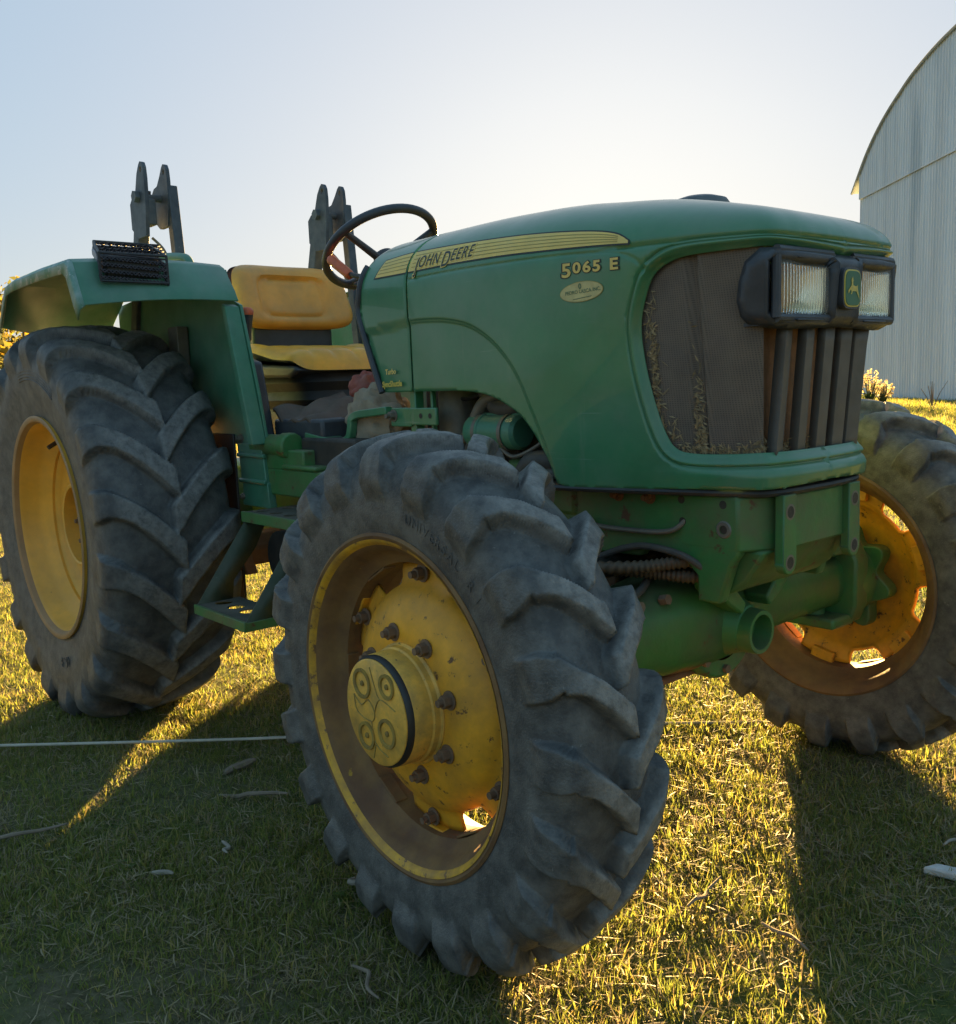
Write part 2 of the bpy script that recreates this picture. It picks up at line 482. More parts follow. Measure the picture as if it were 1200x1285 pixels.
# ================================================================== GROUND
def make_ground():
    rings = [0, .5, 1, 1.5, 2, 2.5, 3, 3.5, 4, 5, 6, 8, 10, 14, 20, 30, 45, 70, 120, 250, 600]
    n = 96
    vs = [(1.5, 0, 0)]; fs = []
    for r in rings[1:]:
        for k in range(n):
            a = 2 * math.pi * k / n
            x, y = 1.5 + r * math.cos(a), r * math.sin(a)
            z = .012 + .010 * math.sin(x * 2.1 + 1) * math.cos(y * 1.7) + .008 * math.sin(x * 4.7 - y * 3.9)
            vs.append((x, y, z))
    for k in range(n): fs.append((0, 1 + k, 1 + (k + 1) % n))
    for i in range(len(rings) - 2):
        for k in range(n):
            a, b = 1 + i * n, 1 + (i + 1) * n
            fs.append((a + k, b + k, b + (k + 1) % n, a + (k + 1) % n))
    mb = MB(); mb.add(vs, fs)
    o = mb.build('ground', M['ground'], smooth=60)
    tag(o, 'short worn meadow ground of soil and thatch under the tractor', kind='structure')
    return o
ground = make_ground()

# ================================================================== BARN
def make_barn():
    L = Vector((-13.923, 31.863, 0))
    ang = math.atan2(-4.904, 5.349)
    b = empty('barn', L, None, ang)              # local x runs along the end wall, y away from us
    tag(b, 'tall arched barn clad in pale galvanised sheets behind the tractor', 'barn')
    W = 18.0
    prof = [(-.60, 7.55), (.65, 8.58), (1.68, 9.21), (2.66, 9.64), (3.58, 9.95), (4.45, 10.21), (5.8, 10.47), (7.02, 10.6), (9.0, 10.72)]
    prof = prof + [(W - x, z) for x, z in prof[-2::-1]]
    prof = spl2(prof, 6)
    px = np.array([p[0] for p in prof]); pz = np.array([p[1] for p in prof])
    def zroof(x): return float(np.interp(x, px, pz))
    sw = .75
    nsh = int(W / sw)
    lap = 7.21
    def sheet(x0, z0, top, y):
        mb = MB()
        xs = []
        pitch = sw / 4
        for k in range(4):
            a = x0 + k * pitch
            d = .022 if k else .034
            xs += [(a, 0), (a + .035, -d), (a + .07, -d), (a + .105, 0)]
        xs.append((x0 + sw + .02, -.004))
        vs = []
        for x, dy in xs:
            vs += [(x, y + dy, z0), (x, y + dy, top(x))]
        fs = [(2 * i, 2 * i + 2, 2 * i + 3, 2 * i + 1) for i in range(len(xs) - 1)]
        mb.add(vs, fs)
        return mb
    for i in range(nsh):
        x0 = i * sw
        j = rng.uniform(-.012, .012)
        o = sheet(x0, .06, lambda x: lap + .05 + j, 0).build('wall_sheet', M['galv'], b, smooth=0, recalc=False)
        o = sheet(x0, lap, lambda x: zroof(x) - .04, -.05).build('wall_sheet', M['galv'], b, smooth=0, recalc=False)
    mb = MB(); mb.box((W / 2, -.055, lap - .01), (W, .02, .05)); mb.build('lap_rail', M['galv'], b)
    mb = MB(); mb.box2((0.0, .02, -.2), (W, .3, .1)); mb.build('plinth', M['pipe'], b)
    # roof shell and eave trim
    mb = MB()
    n = len(prof); D = 30.0
    vs = []
    for x, z in prof: vs += [(x, -.10, z), (x, D, z), (x, -.10, z - .05), (x, D, z - .05)]
    fs = []
    for i in range(n - 1):
        a, c = 4 * i, 4 * i + 4
        fs += [(a, a + 1, c + 1, c), (a + 2, c + 2, c + 3, a + 3), (a, c, c + 2, a + 2), (a + 1, a + 3, c + 3, c + 1)]
    fs += [(0, 2, 3, 1), (4 * n - 4, 4 * n - 3, 4 * n - 1, 4 * n - 2)]
    mb.add(vs, fs); mb.build('roof', M['roofm'], b, smooth=30)
    for sx in (0.0, W):
        mb = MB(); mb.box2((sx - .05, .03, 0), (sx + .05, D, 8.0 if 0 < sx < W else 7.75)); mb.build('side_wall', M['galv'], b)
    mb = MB()
    mb.tube([(x, -.11, z - .05) for x, z in prof], .05, 6); mb.build('verge_trim', M['roofm'], b)
    return b
make_barn()

# ================================================================== TRACTOR ROOT
T = empty('tractor', (1.0, 0, 0))
tag(T, 'green and yellow farm tractor with worn lugged tyres standing on the grass', 'tractor')
TOFF = Vector((-1.0, 0, 0))
class P(MB):
    """part of the tractor, modelled in world coordinates"""
    def build(s, name, ma, parent=None, **k):
        o = MB.build(s, name, ma, None, **k)
        par = T if parent is None else parent
        o.parent = par
        if par is T: o.location = TOFF
        else: o.location = (0, 0, 0)
        return o

# ------------------------------------------------------------------ hood surface
ZB, ZS = .86, 1.365
def ctrl(z):
    t = min(max((z - .92) / .44, -.2), 1.0)
    return [(1.12, -.325), (1.45, -.332), (1.70, -.332), (1.93, -.326 - .004 * t), (2.10, -.287 - .022 * t), (2.26, -.240 - .048 * t),
            (2.365 + .01 * t, -.209 - .060 * t), (2.400 + .034 * t, -.190 - .056 * t), (2.412 + .038 * t, -.150 - .03 * t), (2.420 + .036 * t, -.075), (2.422 + .036 * t, 0.0)]
_mid = np.array(ctrl(1.1))
_UK = np.concatenate([[0], np.cumsum(np.linalg.norm(np.diff(_mid, axis=0), axis=1))])
LU = float(_UK[-1])
def herm(U, K, Y):
    """monotone-ish cubic through (K, Y)"""
    d = np.gradient(Y, K)
    i = np.clip(np.searchsorted(K, U, side='right') - 1, 0, len(K) - 2)
    h = K[i + 1] - K[i]
    t = (U - K[i]) / h
    return ((2 * t**3 - 3 * t**2 + 1) * Y[i] + (t**3 - 2 * t**2 + t) * h * d[i] + (-2 * t**3 + 3 * t**2) * Y[i + 1] + (t**3 - t**2) * h * d[i + 1])
_C0 = np.array(ctrl(.92)); _C1 = np.array(ctrl(1.36))
def outline(a, z):
    """a: metres along the plan outline (right side, rear to nose); z height -> x, y"""
    a = np.asarray(a, float); z = np.asarray(z, float)
    t = np.clip((z - .92) / .44, -.2, 1.0)
    x = herm(a, _UK, _C0[:, 0]) * (1 - t) + herm(a, _UK, _C1[:, 0]) * t
    y = herm(a, _UK, _C0[:, 1]) * (1 - t) + herm(a, _UK, _C1[:, 1]) * t
    return x, y
ZT_X = np.array([1.0, 1.2, 1.42, 1.7, 1.95, 2.2, 2.5]); ZT_Z = np.array([1.56, 1.549, 1.550, 1.549, 1.532, 1.477, 1.236])
TOPB = .36
def surf(a, b):
    """hood surface: b up to ZS is the wall height, above it runs over the shoulder to the spine"""
    a = np.asarray(a, float); b = np.asarray(b, float)
    zw = np.minimum(b, ZS)
    x, y = outline(a, zw)
    ph = np.clip((b - ZS) / TOPB, 0, 1) * math.pi / 2
    n = 2.5
    cs = np.power(np.maximum(np.cos(ph), 0), 2 / n); sn = np.power(np.sin(ph), 2 / n)
    t_ = np.maximum(x - 1.75, 0)
    cx = np.minimum(x, 1.75) + t_ - .46 * t_ ** 2
    zt = herm(np.clip(cx, 1.0, 2.5), ZT_X, ZT_Z)
    return x + (cx - x) * (1 - cs), y * cs, zw + (zt - ZS) * sn
def surf_n(a, b):
    e = .002
    A = np.stack(surf(a + e, b), -1) - np.stack(surf(a - e, b), -1)
    B = np.stack(surf(a, b + e), -1) - np.stack(surf(a, np.asarray(b) - e), -1)
    n = np.cross(A, B)
    n /= np.linalg.norm(n, axis=-1, keepdims=True) + 1e-12
    s = np.where(n[..., 1] > 0, -1.0, 1.0)      # right side: outward is -y
    flip = (np.abs(n[..., 1]) < .05)
    s = np.where(flip, np.where(n[..., 0] + n[..., 2] < 0, -1.0, 1.0), s)
    return n * s[..., None]
def a_of_x(x, z):
    lo = np.zeros_like(np.asarray(x, float)); hi = lo + LU
    for _ in range(40):
        md = (lo + hi) / 2
        xm, _y = outline(md, z)
        lo = np.where(xm < x, md, lo); hi = np.where(xm < x, hi, md)
    return (lo + hi) / 2
def b_of_z(x, z):
    """invert the shoulder so that side decals can be laid by x and z"""
    z = np.asarray(z, float)
    t_ = np.maximum(np.asarray(x, float) - 1.75, 0)
    zt = herm(np.clip(np.minimum(x, 1.75) + t_ - .46 * t_ ** 2, 1.0, 2.5), ZT_X, ZT_Z)
    s = np.clip((z - ZS) / (zt - ZS), 0, .999)
    ph = np.arcsin(np.power(s, 1.25))
    return np.where(z <= ZS, z, ZS + ph / (math.pi / 2) * TOPB)
def on_side(x, z, off=.0):
    a = a_of_x(x, np.minimum(z, ZS)); b = b_of_z(x, z)
    p = np.stack(surf(a, b), -1)
    return p + surf_n(a, b) * off

def inside(poly, P_):
    poly = np.asarray(poly); x, y = P_[:, 0], P_[:, 1]
    c = np.zeros(len(P_), bool)
    j = len(poly) - 1
    for i in range(len(poly)):
        xi, yi = poly[i]; xj, yj = poly[j]
        m_ = ((yi > y) != (yj > y)) & (x < (xj - xi) * (y - yi) / (yj - yi + 1e-15) + xi)
        c ^= m_; j = i
    return c
def dist_poly(poly, P_, closed=True):
    poly = np.asarray(poly, float); d = np.full(len(P_), 1e9)
    N = len(poly)
    for i in range(N if closed else N - 1):
        A = poly[i]; B = poly[(i + 1) % N]
        ab = B - A; t = np.clip(((P_ - A) @ ab) / (ab @ ab + 1e-15), 0, 1)
        d = np.minimum(d, np.linalg.norm(P_ - (A + t[:, None] * ab), axis=1))
    return d
def cdt_region(outer, holes, step, rows=()):
    """triangulate outer minus holes with a regular cloud of inner points"""
    o = np.array(outer)
    lo, hi = o.min(0), o.max(0)
    gx, gy = np.meshgrid(np.arange(lo[0] + step / 2, hi[0], step), np.arange(lo[1] + step / 2, hi[1], step))
    G = np.stack([gx.ravel(), gy.ravel()], 1)
    k = inside(outer, G)
    dmin = dist_poly(outer, G)
    for h in holes:
        k &= ~inside(h, G); dmin = np.minimum(dmin, dist_poly(h, G))
    G = G[k & (dmin > step * .45)]
    for line, offs, excl in rows:
        L_ = np.array(dens(line, .0065, False))
        t_ = np.gradient(L_, axis=0); t_ /= np.linalg.norm(t_, axis=1, keepdims=True) + 1e-12
        n_ = np.stack([-t_[:, 1], t_[:, 0]], 1)
        G = G[dist_poly(line, G, False) > excl]
        for o_ in offs:
            Q = L_ + n_ * o_
            kk = inside(outer, Q) & (dist_poly(outer, Q) > .0018) & (dist_poly(line, Q, False) > abs(o_) * .93)
            if len(G): G = np.concatenate([G, Q[kk]])
    V = [Vector(p) for p in outer]; E_ = [(i, (i + 1) % len(outer)) for i in range(len(outer))]
    for h in holes:
        o0 = len(V); V += [Vector(p) for p in h]; E_ += [(o0 + i, o0 + (i + 1) % len(h)) for i in range(len(h))]
    V += [Vector(p) for p in G]
    v, e, f, *_ = delaunay_2d_cdt(V, E_, [], 0, 1e-6)
    v = np.array([(p[0], p[1]) for p in v])
    f = [tuple(t) for t in f]
    cen = np.array([v[list(t)].mean(0) for t in f])
    k = inside(outer, cen)
    for h in holes: k &= ~inside(h, cen)
    return v, [t for t, q in zip(f, k) if q]
def dens(poly, step, closed=True):
    out = []
    N = len(poly)
    for i in range(N if closed else N - 1):
        A = np.array(poly[i], float); B = np.array(poly[(i + 1) % N], float)
        n = max(1, int(np.linalg.norm(B - A) / step))
        out += [tuple(A + (B - A) * k / n) for k in range(n)]
    if not closed: out.append(tuple(poly[-1]))
    return out

SEAM = 1.415
def xz2ab(pts):
    out = []
    for x, z in pts:
        out.append((float(a_of_x(x, min(z, ZS))), float(b_of_z(x, z))))
    return out
#GRILLE_BEGIN
GRILLE = [(LU, 1.347), (1.43, 1.352), (1.309, 1.358), (1.235, 1.359), (1.143, 1.356), (1.085, 1.333), (1.058, 1.288), (1.043, 1.229), (1.048, 1.155), (1.065, 1.071), (1.085, 1.006), (1.106, .973), (1.143, .962), (1.215, .961), (1.307, .964), (1.43, .964), (LU, .964)]
#GRILLE_END
GRILLE = spl2(GRILLE, 5)

def smooth01(t):
    t = np.clip(t, 0, 1); return t * t * (3 - 2 * t)
ARCH_LINE = [(1.275, 1.283), (1.416, 1.292), (1.50, 1.291), (1.577, 1.285), (1.669, 1.264), (1.754, 1.217), (1.821, 1.151), (1.869, 1.068), (1.912, .978), (1.935, .905), (1.94, .80)]
BELT_LINE = [(1.423, 1.400), (1.56, 1.402), (1.70, 1.401), (1.964, 1.394), (2.10, 1.385), (2.156, 1.367), (2.177, 1.345)]
def shape_hood(v, hood=True):
    a, b = v[:, 0], v[:, 1]
    p = np.stack(surf(a, b), -1); n = surf_n(a, b)
    off = np.zeros(len(v))
    xz = np.stack([p[:, 0], p[:, 2]], 1)
    reg = spl2(ARCH_LINE, 4) + [(1.0, .8), (1.0, 1.25)]
    d = dist_poly(spl2(ARCH_LINE, 4), xz, False)
    ins = inside(reg, xz)
    wall = (a < 1.0)
    off -= wall * np.where(ins, .006 * smooth01(d / .007), 0)
    off -= wall * .0035 * np.exp(-(d / .0028) ** 2)
    if hood:
        d = dist_poly(spl2(BELT_LINE, 4), xz, False)
        off -= .0026 * np.exp(-(d / .0032) ** 2) * (a < 1.07)
        # bevelled inner frame round the grille opening, with a groove outside it
        d = dist_poly(GRILLE, v, False)
        off -= .016 * smooth01(1 - d / .019)
        off -= .0055 * np.exp(-((d - .0255) / .0030) ** 2)
        # front lip under the top cover
        nose = smooth01((a - .92) / .1)
        off -= nose * .006 * np.exp(-((b - 1.392) / .006) ** 2)
        # chin: ledge below the grille stands proud
        off += smooth01((a - 1.0) / .3) * .010 * smooth01((.940 - b) / .02)
    return p + n * off[:, None]
def mirror_build(v3, f, name, ma, parent=None, solid=.005, halves=False):
    if halves:
        for s in (1, -1):
            w = v3.copy(); w[:, 1] *= s
            mb = MB(); mb.add(w, [t if s > 0 else t[::-1] for t in f])
            mb.build(name, ma, parent, smooth=50)
        return
    n = len(v3)
    w = v3.copy(); w[:, 1] *= -1
    me = bpy.data.meshes.new(name)
    me.from_pydata([tuple(p) for p in np.concatenate([v3, w])], [], f + [tuple(i + n for i in t[::-1]) for t in f])
    bm = bmesh.new(); bm.from_mesh(me)
    bmesh.ops.remove_doubles(bm, verts=[q for q in bm.verts if abs(q.co.y) < .004], dist=.003)
    bmesh.ops.recalc_face_normals(bm, faces=bm.faces)
    # make sure normals look outward
    s = sum(fc.normal.dot(fc.calc_center_median() - Vector((1.9, 0, 1.2))) for fc in bm.faces)
    if s < 0: bmesh.ops.reverse_faces(bm, faces=bm.faces)
    bm.to_mesh(me); bm.free()
    me.polygons.foreach_set('use_smooth', [True] * len(me.polygons))
    me.set_sharp_from_angle(angle=R(50))
    me.materials.append(ma)
    o = bpy.data.objects.new(name, me); col.objects.link(o)
    o.parent = T if parent is None else parent
    o.location = TOFF if parent is None else (0, 0, 0)
    if solid:
        md = o.modifiers.new('thick', 'SOLIDIFY'); md.thickness = solid; md.offset = -1
    return o

ARCH_CUT = spl2([(1.60, 1.109), (1.68, 1.103), (1.74, 1.090), (1.79, 1.07), (1.835, 1.045), (1.875, 1.005), (1.91, .955), (1.945, .893)], 4)
def make_hood():
    bot = [(SEAM + .004, 1.109)] + ARCH_CUT
    lower = xz2ab(bot)
    a_end = lower[-1][0]
    low2 = [(a_end + .03, .884)] + [(a_end + .03 + (LU - a_end - .03) * k / 12, .884 + .016 * k / 12) for k in range(1, 13)]
    right = [(LU, .91), (LU, .93), (LU, .945), (LU, .9639)]
    g = GRILLE[::-1]
    topb = [(LU, b) for b in np.arange(1.36, ZS + TOPB, .012)]
    a0 = lower[0][0]
    spine = [(LU - (LU - a0) * k / 90, ZS + TOPB) for k in range(0, 91)]
    outer = lower + low2 + right[:-1] + g + topb + spine
    outer = dens(outer, .012)
    al = [tuple(q) for q in xz2ab(spl2(ARCH_LINE, 4)[:-4])]
    bl = [tuple(q) for q in xz2ab(spl2(BELT_LINE, 4))]
    rows = [(GRILLE, [x_ * s_ for s_ in (1, -1) for x_ in (.003, .006, .009, .012, .015, .018, .0205, .0225, .0245, .0265, .0285, .031, .034)], .036),
            (al, (-.012, -.009, -.006, -.004, -.002, 0, .002, .004, .006, .009, .012), .015),
            (bl, (-.008, -.005, -.0025, 0, .0025, .005, .008), .010)]
    v, f = cdt_region(outer, [], .0068, rows)
    return mirror_build(shape_hood(v), f, 'hood', M['green'])
hood = make_hood()
def make_cowl():
    # dash side cowl behind the seam; its rear edge leans like the steering console
    reg = [(SEAM - .004, 1.109), (1.283, 1.109), (1.238, 1.20), (1.185, 1.325), (1.19, 1.38), (1.203, 1.46)]
    e = xz2ab(reg)
    e = e + [(e[-1][0] + .02, ZS + TOPB * .55), (e[-1][0] + .03, ZS + TOPB), (e[0][0], ZS + TOPB)]
    v, f = cdt_region(dens(e, .012), [], .010)
    o = mirror_build(shape_hood(v, False), f, 'dash_cowl', M['green'])
    # dark rubber lip along the rear edge
    for sgn in (1, -1):
        mb = P()
        pts = [on_side(x, z, .001) for x, z in spl2(reg[1:], 6)]
        mb.tube([(p[0] - .004, p[1] * sgn, p[2]) for p in pts], .009, 8)
        mb.build('edge_seal', M['black_plastic'], o)
    # console behind: inner filler panel
    mb = P()
    mb.prism([(1.30, 1.12), (1.26, 1.20), (1.21, 1.325), (1.225, 1.44), (1.33, 1.45), (1.36, 1.12)], 'y', -.295, .295)
    mb.build('console_panel', M['black_plastic'], o)
    return o
cowl = make_cowl()

# ------------------------------------------------------------------ decals on the hood
def flat_on_side(tris_v, faces, name, ma, parent, off):
    bm = bmesh.new()
    bv = [bm.verts.new((q[0], q[1], 0)) for q in tris_v]
    for t in faces:
        try: bm.faces.new([bv[i] for i in t])
        except ValueError: pass
    bmesh.ops.triangulate(bm, faces=bm.faces)
    for _ in range(4):
        lg = [e for e in bm.edges if e.calc_length() > .012]
        if not lg: break
        bmesh.ops.subdivide_edges(bm, edges=lg, cuts=1)
        bmesh.ops.triangulate(bm, faces=[fc for fc in bm.faces if len(fc.verts) > 3])
    bm.verts.index_update()
    tris_v = [(q.co.x, q.co.y) for q in bm.verts]; faces = [tuple(q.index for q in fc.verts) for fc in bm.faces]
    bm.free()
    p = on_side(np.array([q[0] for q in tris_v]), np.array([q[1] for q in tris_v]), off)
    me = bpy.data.meshes.new(name)
    me.from_pydata([tuple(q) for q in p], [], faces)
    bm = bmesh.new(); bm.from_mesh(me)
    for fc in bm.faces:
        if fc.normal.y > 0: fc.normal_flip()
    bm.to_mesh(me); bm.free()
    me.polygons.foreach_set('use_smooth', [True] * len(me.polygons))
    me.materials.append(ma)
    o = bpy.data.objects.new(name, me); col.objects.link(o)
    o.parent = parent
    if 'lettering' in name or 'number' in name: o['kind'] = 'stuff'
    return o
def text2d(s, size, offset=0.0, shear=0.0, spacing=1.0, sx=1.0):
    cu = bpy.data.curves.new('t', 'FONT')
    cu.body = s; cu.size = size; cu.offset = offset; cu.shear = shear; cu.space_character = spacing
    cu.resolution_u = 4
    o = bpy.data.objects.new('t', cu)
    me = bpy.data.meshes.new_from_object(o)
    v = [(p.co.x * sx, p.co.y) for p in me.vertices]; f = [tuple(q.vertices) for q in me.polygons]
    bpy.data.objects.remove(o); bpy.data.curves.remove(cu); bpy.data.meshes.remove(me)
    return v, f
def join2d(parts):
    V, F = [], []
    for v, f in parts:
        o = len(V); V += v; F += [tuple(i + o for i in t) for t in f]
    return V, F
def place2d(vf, x, z, slope=0.0):
    v, f = vf
    c, s = math.cos(slope), math.sin(slope)
    return [(x + a * c - b * s, z + a * s + b * c) for a, b in v], f

#STRIPE_BEGIN
STR_TOP = [(1.25, 1.465), (1.281, 1.466), (1.388, 1.471), (1.549, 1.468), (1.734, 1.461), (1.90, 1.450), (2.038, 1.436), (2.112, 1.421), (2.148, 1.401)]
STR_BOT = [(1.25, 1.421), (1.427, 1.420), (1.579, 1.421), (1.758, 1.418), (1.917, 1.411), (2.047, 1.405), (2.112, 1.401), (2.148, 1.398)]
STR_TOP = spl2(STR_TOP, 8); STR_BOT = spl2(STR_BOT, 8)
#STRIPE_END
def band(top, bot, x0, x1, n=60, grow=0.0):
    tx, tz = zip(*top); bx, bz = zip(*bot)
    vs, fs = [], []
    K = 6
    for i in range(n + 1):
        x = x0 + (x1 - x0) * i / n
        # slanted rear end: each row may start at its own x
        t = float(np.interp(x, tx, tz)) + grow; b = float(np.interp(x, bx, bz)) - grow
        for k in range(K + 1): vs.append((x, b + (t - b) * k / K))
    for i in range(n):
        for k in range(K):
            a = i * (K + 1) + k; fs.append((a, a + K + 1, a + K + 2, a + 1))
    return vs, fs
def stripe_part(x0, x1, parent, slant):
    def slantv(vf):
        v, f = vf
        if not slant: return v, f
        out = []
        for x, z in v:
            t = max(0, min(1, (x1 - x) / (x1 - x0)))
            k = (z - np.interp(x, *zip(*STR_BOT))) / .05
            out.append((x + t * .028 * k, z))
        return out, f
    o = flat_on_side(*slantv(band(STR_TOP, STR_BOT, x0, x1, grow=.0035)), 'stripe_border', M['ink'], parent, .0012)
    o = flat_on_side(*slantv(band(STR_TOP, STR_BOT, x0 + (.006 if slant else 0), x1 - (0 if slant else .004))), 'stripe', M['stripe'], parent, .0018)
    for k in range(1, 5):
        tx, tz = zip(*STR_TOP); bx, bz = zip(*STR_BOT)
        xs = np.linspace(x0 + .012, x1 - (0 if slant else .03), 50)
        zt, zb = np.interp(xs, tx, tz), np.interp(xs, bx, bz)
        zc = zb + (zt - zb) * k / 5
        v = []; f = []
        for i, x in enumerate(xs):
            v += [(x, zc[i] - .0009), (x, zc[i] + .0009)]
            if i: f.append((2 * i - 2, 2 * i, 2 * i + 1, 2 * i - 1))
        flat_on_side(*slantv((v, f)), 'stripe_line', M['ink_line'], parent, .0022)
stripe_part(1.258, SEAM - .005, cowl, True)
stripe_part(SEAM + .005, 2.148, hood, False)
def letters():
    big, small = .053, .042
    def word(x, off):
        parts = []
        t = x
        for ch, size in (('J', big), ('O', small), ('H', small), ('N', small), (' ', .02), ('D', big), ('E', small), ('E', small), ('R', small), ('E', small)):
            if ch == ' ': t += .012; continue
            v, f = text2d(ch, size, off, .05, 1.0, 1.0)
            w = max(q[0] for q in v) - min(q[0] for q in v); mn = min(q[0] for q in v)
            z0 = -.006 if size == big else .004
            parts.append(([(q[0] - mn + t, q[1] + z0) for q in v], f))
            t += w + (.0065 if ch in 'JD' else .008) - (2 * off)
        return join2d(parts)
    def fit(vf, w):
        v, f = vf
        x0, x1 = min(q[0] for q in v), max(q[0] for q in v)
        return [((q[0] - x0) * w / (x1 - x0), q[1]) for q in v], f
    flat_on_side(*place2d(fit(word(0, .0030), .239), 1.442, 1.4215, .012), 'lettering_outline', M['stripe'], hood, .0026)
    flat_on_side(*place2d(fit(word(0, .0003), .232), 1.446, 1.4215, .012), 'brand_lettering', M['ink'], hood, .0033)
    # model number
    def num(off):
        parts = []; t = 0
        for ch, size, dz in (('5', .041, -.006), ('0', .031, .001), ('6', .031, .001), ('5', .031, .001), (' ', 0, 0), ('E', .032, .001)):
            if ch == ' ': t += .016; continue
            v, f = text2d(ch, size, off, 0, 1, 1.12)
            mn = min(q[0] for q in v); w = max(q[0] for q in v) - mn
            parts.append(([(q[0] - mn + t, q[1] + dz) for q in v], f)); t += w + .006 - 2 * off
        return join2d(parts)
    flat_on_side(*place2d(fit(num(.0026), .152), NUM[0] - .004, NUM[1], -.02), 'number_outline', M['ink'], hood, .0013)
    flat_on_side(*place2d(fit(num(.0010), .144), NUM[0], NUM[1], -.02), 'model_number', M['stripe'], hood, .0020)
    # oval dealer sticker
    def oval(rx, rz, n=40):
        vs = [(0, 0)] + [(rx * math.cos(2 * math.pi * k / n), rz * math.sin(2 * math.pi * k / n)) for k in range(n)]
        return vs, [(0, 1 + k, 1 + (k + 1) % n) for k in range(n)]
    ox, oz = OVAL
    flat_on_side(*place2d(oval(.056, .0215), ox, oz, .05), 'sticker_border', M['ink_line'], hood, .0012)
    flat_on_side(*place2d(oval(.0545, .0202), ox, oz, .05), 'dealer_sticker', M['sticker'], hood, .0018)
    flat_on_side(*place2d(text2d('PEDRO LASCA INC.', .0105, .0002, 0, 1, 1.0), ox - .041, oz - .005, .05), 'sticker_lettering', M['sticker_ink'], hood, .0024)
    flat_on_side(*place2d(text2d('0', .016, .0006), ox - .006, oz + .006, .05), 'sticker_emblem', M['sticker_ink'], hood, .0024)
    v, f = join2d([([(q[0], q[1]) for q in ((-.022, -.015), (.026, -.013), (.026, -.0115), (-.022, -.0135))], [(0, 1, 2, 3)])])
    flat_on_side(*place2d((v, f), ox, oz, .05), 'sticker_lettering', M['sticker_ink'], hood, .0024)
    flat_on_side(*place2d(text2d('Turbo', .020, .0006, .1), TURBO[0], TURBO[1], .02), 'side_lettering', M['stripe'], cowl, .0016)
    flat_on_side(*place2d(text2d('SyncShuttle', .0215, .0008, .15, .95), TURBO[0] - .018, TURBO[1] - .034, .02), 'side_lettering', M['badge_yellow'], cowl, .0016)
NUM = (1.977, 1.352); OVAL = (2.026, 1.312); TURBO = (1.300, 1.158)
letters()

# ------------------------------------------------------------------ grille and headlamps
def make_grille():
    g = empty('grille', TOFF, T)
    # recessed screen behind the whole opening
    outer = [(1.318, .935)] + [(1.30 + (a - 1.30) * 1.06, 1.16 + (b - 1.16) * 1.07) for a, b in GRILLE[::-1] if a < 1.30] + [(1.318, 1.372)]
    v, f = cdt_region(dens(outer, .015), [], .009)
    p = np.stack(surf(v[:, 0], v[:, 1]), -1); n = surf_n(v[:, 0], v[:, 1])
    a = v[:, 0]
    off = -.026 + 0 * a
    # side channel fold and the step down into the ribbed front
    off -= .012 * (smooth01((a - 1.146) / .006) - smooth01((a - 1.168) / .006))
    off += .004 * (smooth01((a - 1.171) / .004) - smooth01((a - 1.178) / .004))
    front = smooth01((a - 1.302) / .010)
    off -= .024 * front
    mirror_build(p + n * off[:, None], f, 'screen', M['screen'], g, 0, True)
    for yc in (-.145, -.0725, 0, .0725, .145):
        mb = P()
        vs = []
        zs = np.linspace(.945, 1.213, 10)
        for z in zs:
            aa = LU - abs(yc) * 1.02
            x, y = outline(aa, z); x = float(x) - .020
            w = .023
            tw = -.10 * yc
            vs += [(x - .012 - .004, yc - w, z), (x + tw * .3, yc - w + .005, z), (x - tw * .3, yc + w - .005, z), (x - .012 - .004, yc + w, z)]
        fs = []
        for i in range(len(zs) - 1):
            for k in range(3): fs.append((4 * i + k, 4 * i + 4 + k, 4 * i + 5 + k, 4 * i + 1 + k))
        mb.add(vs, fs)
        mb.build('grille_slat', M['slat'], g, solid=.003, smooth=20)
    # dusty radiator core in the gaps, orange glow painted into its colour
    mb = P()
    mb.box2((2.30, -.185, .93), (2.365, .185, 1.34)); mb.build('radiator', M['radiator'], g)
    # chaff caught along the edges
    mb = P()
    pts = []
    for i in range(640):
        if i < 240:
            k = random.random()
            q = GRILLE[int(k * (len(GRILLE) - 8)) + 4]
            a_, b_ = q[0] + abs(random.gauss(0, .012)) + .006, q[1] + random.gauss(0, .01)
            if b_ > 1.30 or a_ > 1.13: b_ = .985 + random.random() * .25; a_ = 1.06 + .012 * random.random() + max(0, 1.05 - b_) * .3
        elif i < 380:
            a_, b_ = random.uniform(1.149, 1.170), .965 + abs(random.gauss(0, .085))
        else:
            a_, b_ = random.uniform(1.12, LU), .962 + abs(random.gauss(0, .010))
        if b_ < .955 or a_ < 1.04: continue
        c0 = np.stack(surf(a_, b_), -1) + surf_n(np.array(a_), np.array(b_)) * (-.022 if a_ < 1.30 else -.034)
        th = random.uniform(0, math.pi); l = random.uniform(.004, .014); w = random.uniform(.0008, .0018)
        d = Vector((math.cos(th) * .9, math.cos(th) * .3, math.sin(th))) * l
        e = Vector((-math.sin(th), 0, math.cos(th))) * w
        c0 = Vector(c0); lift = Vector((0, -.003, 0)) * random.random()
        vs = [c0 - d, c0 + e + lift, c0 + d + lift, c0 - e]
        mb.add(vs, [(0, 1, 2, 3)])
    o = mb.build('chaff', M['debris'], g, smooth=0)
    o['kind'] = 'stuff'
    return g
grille = make_grille()

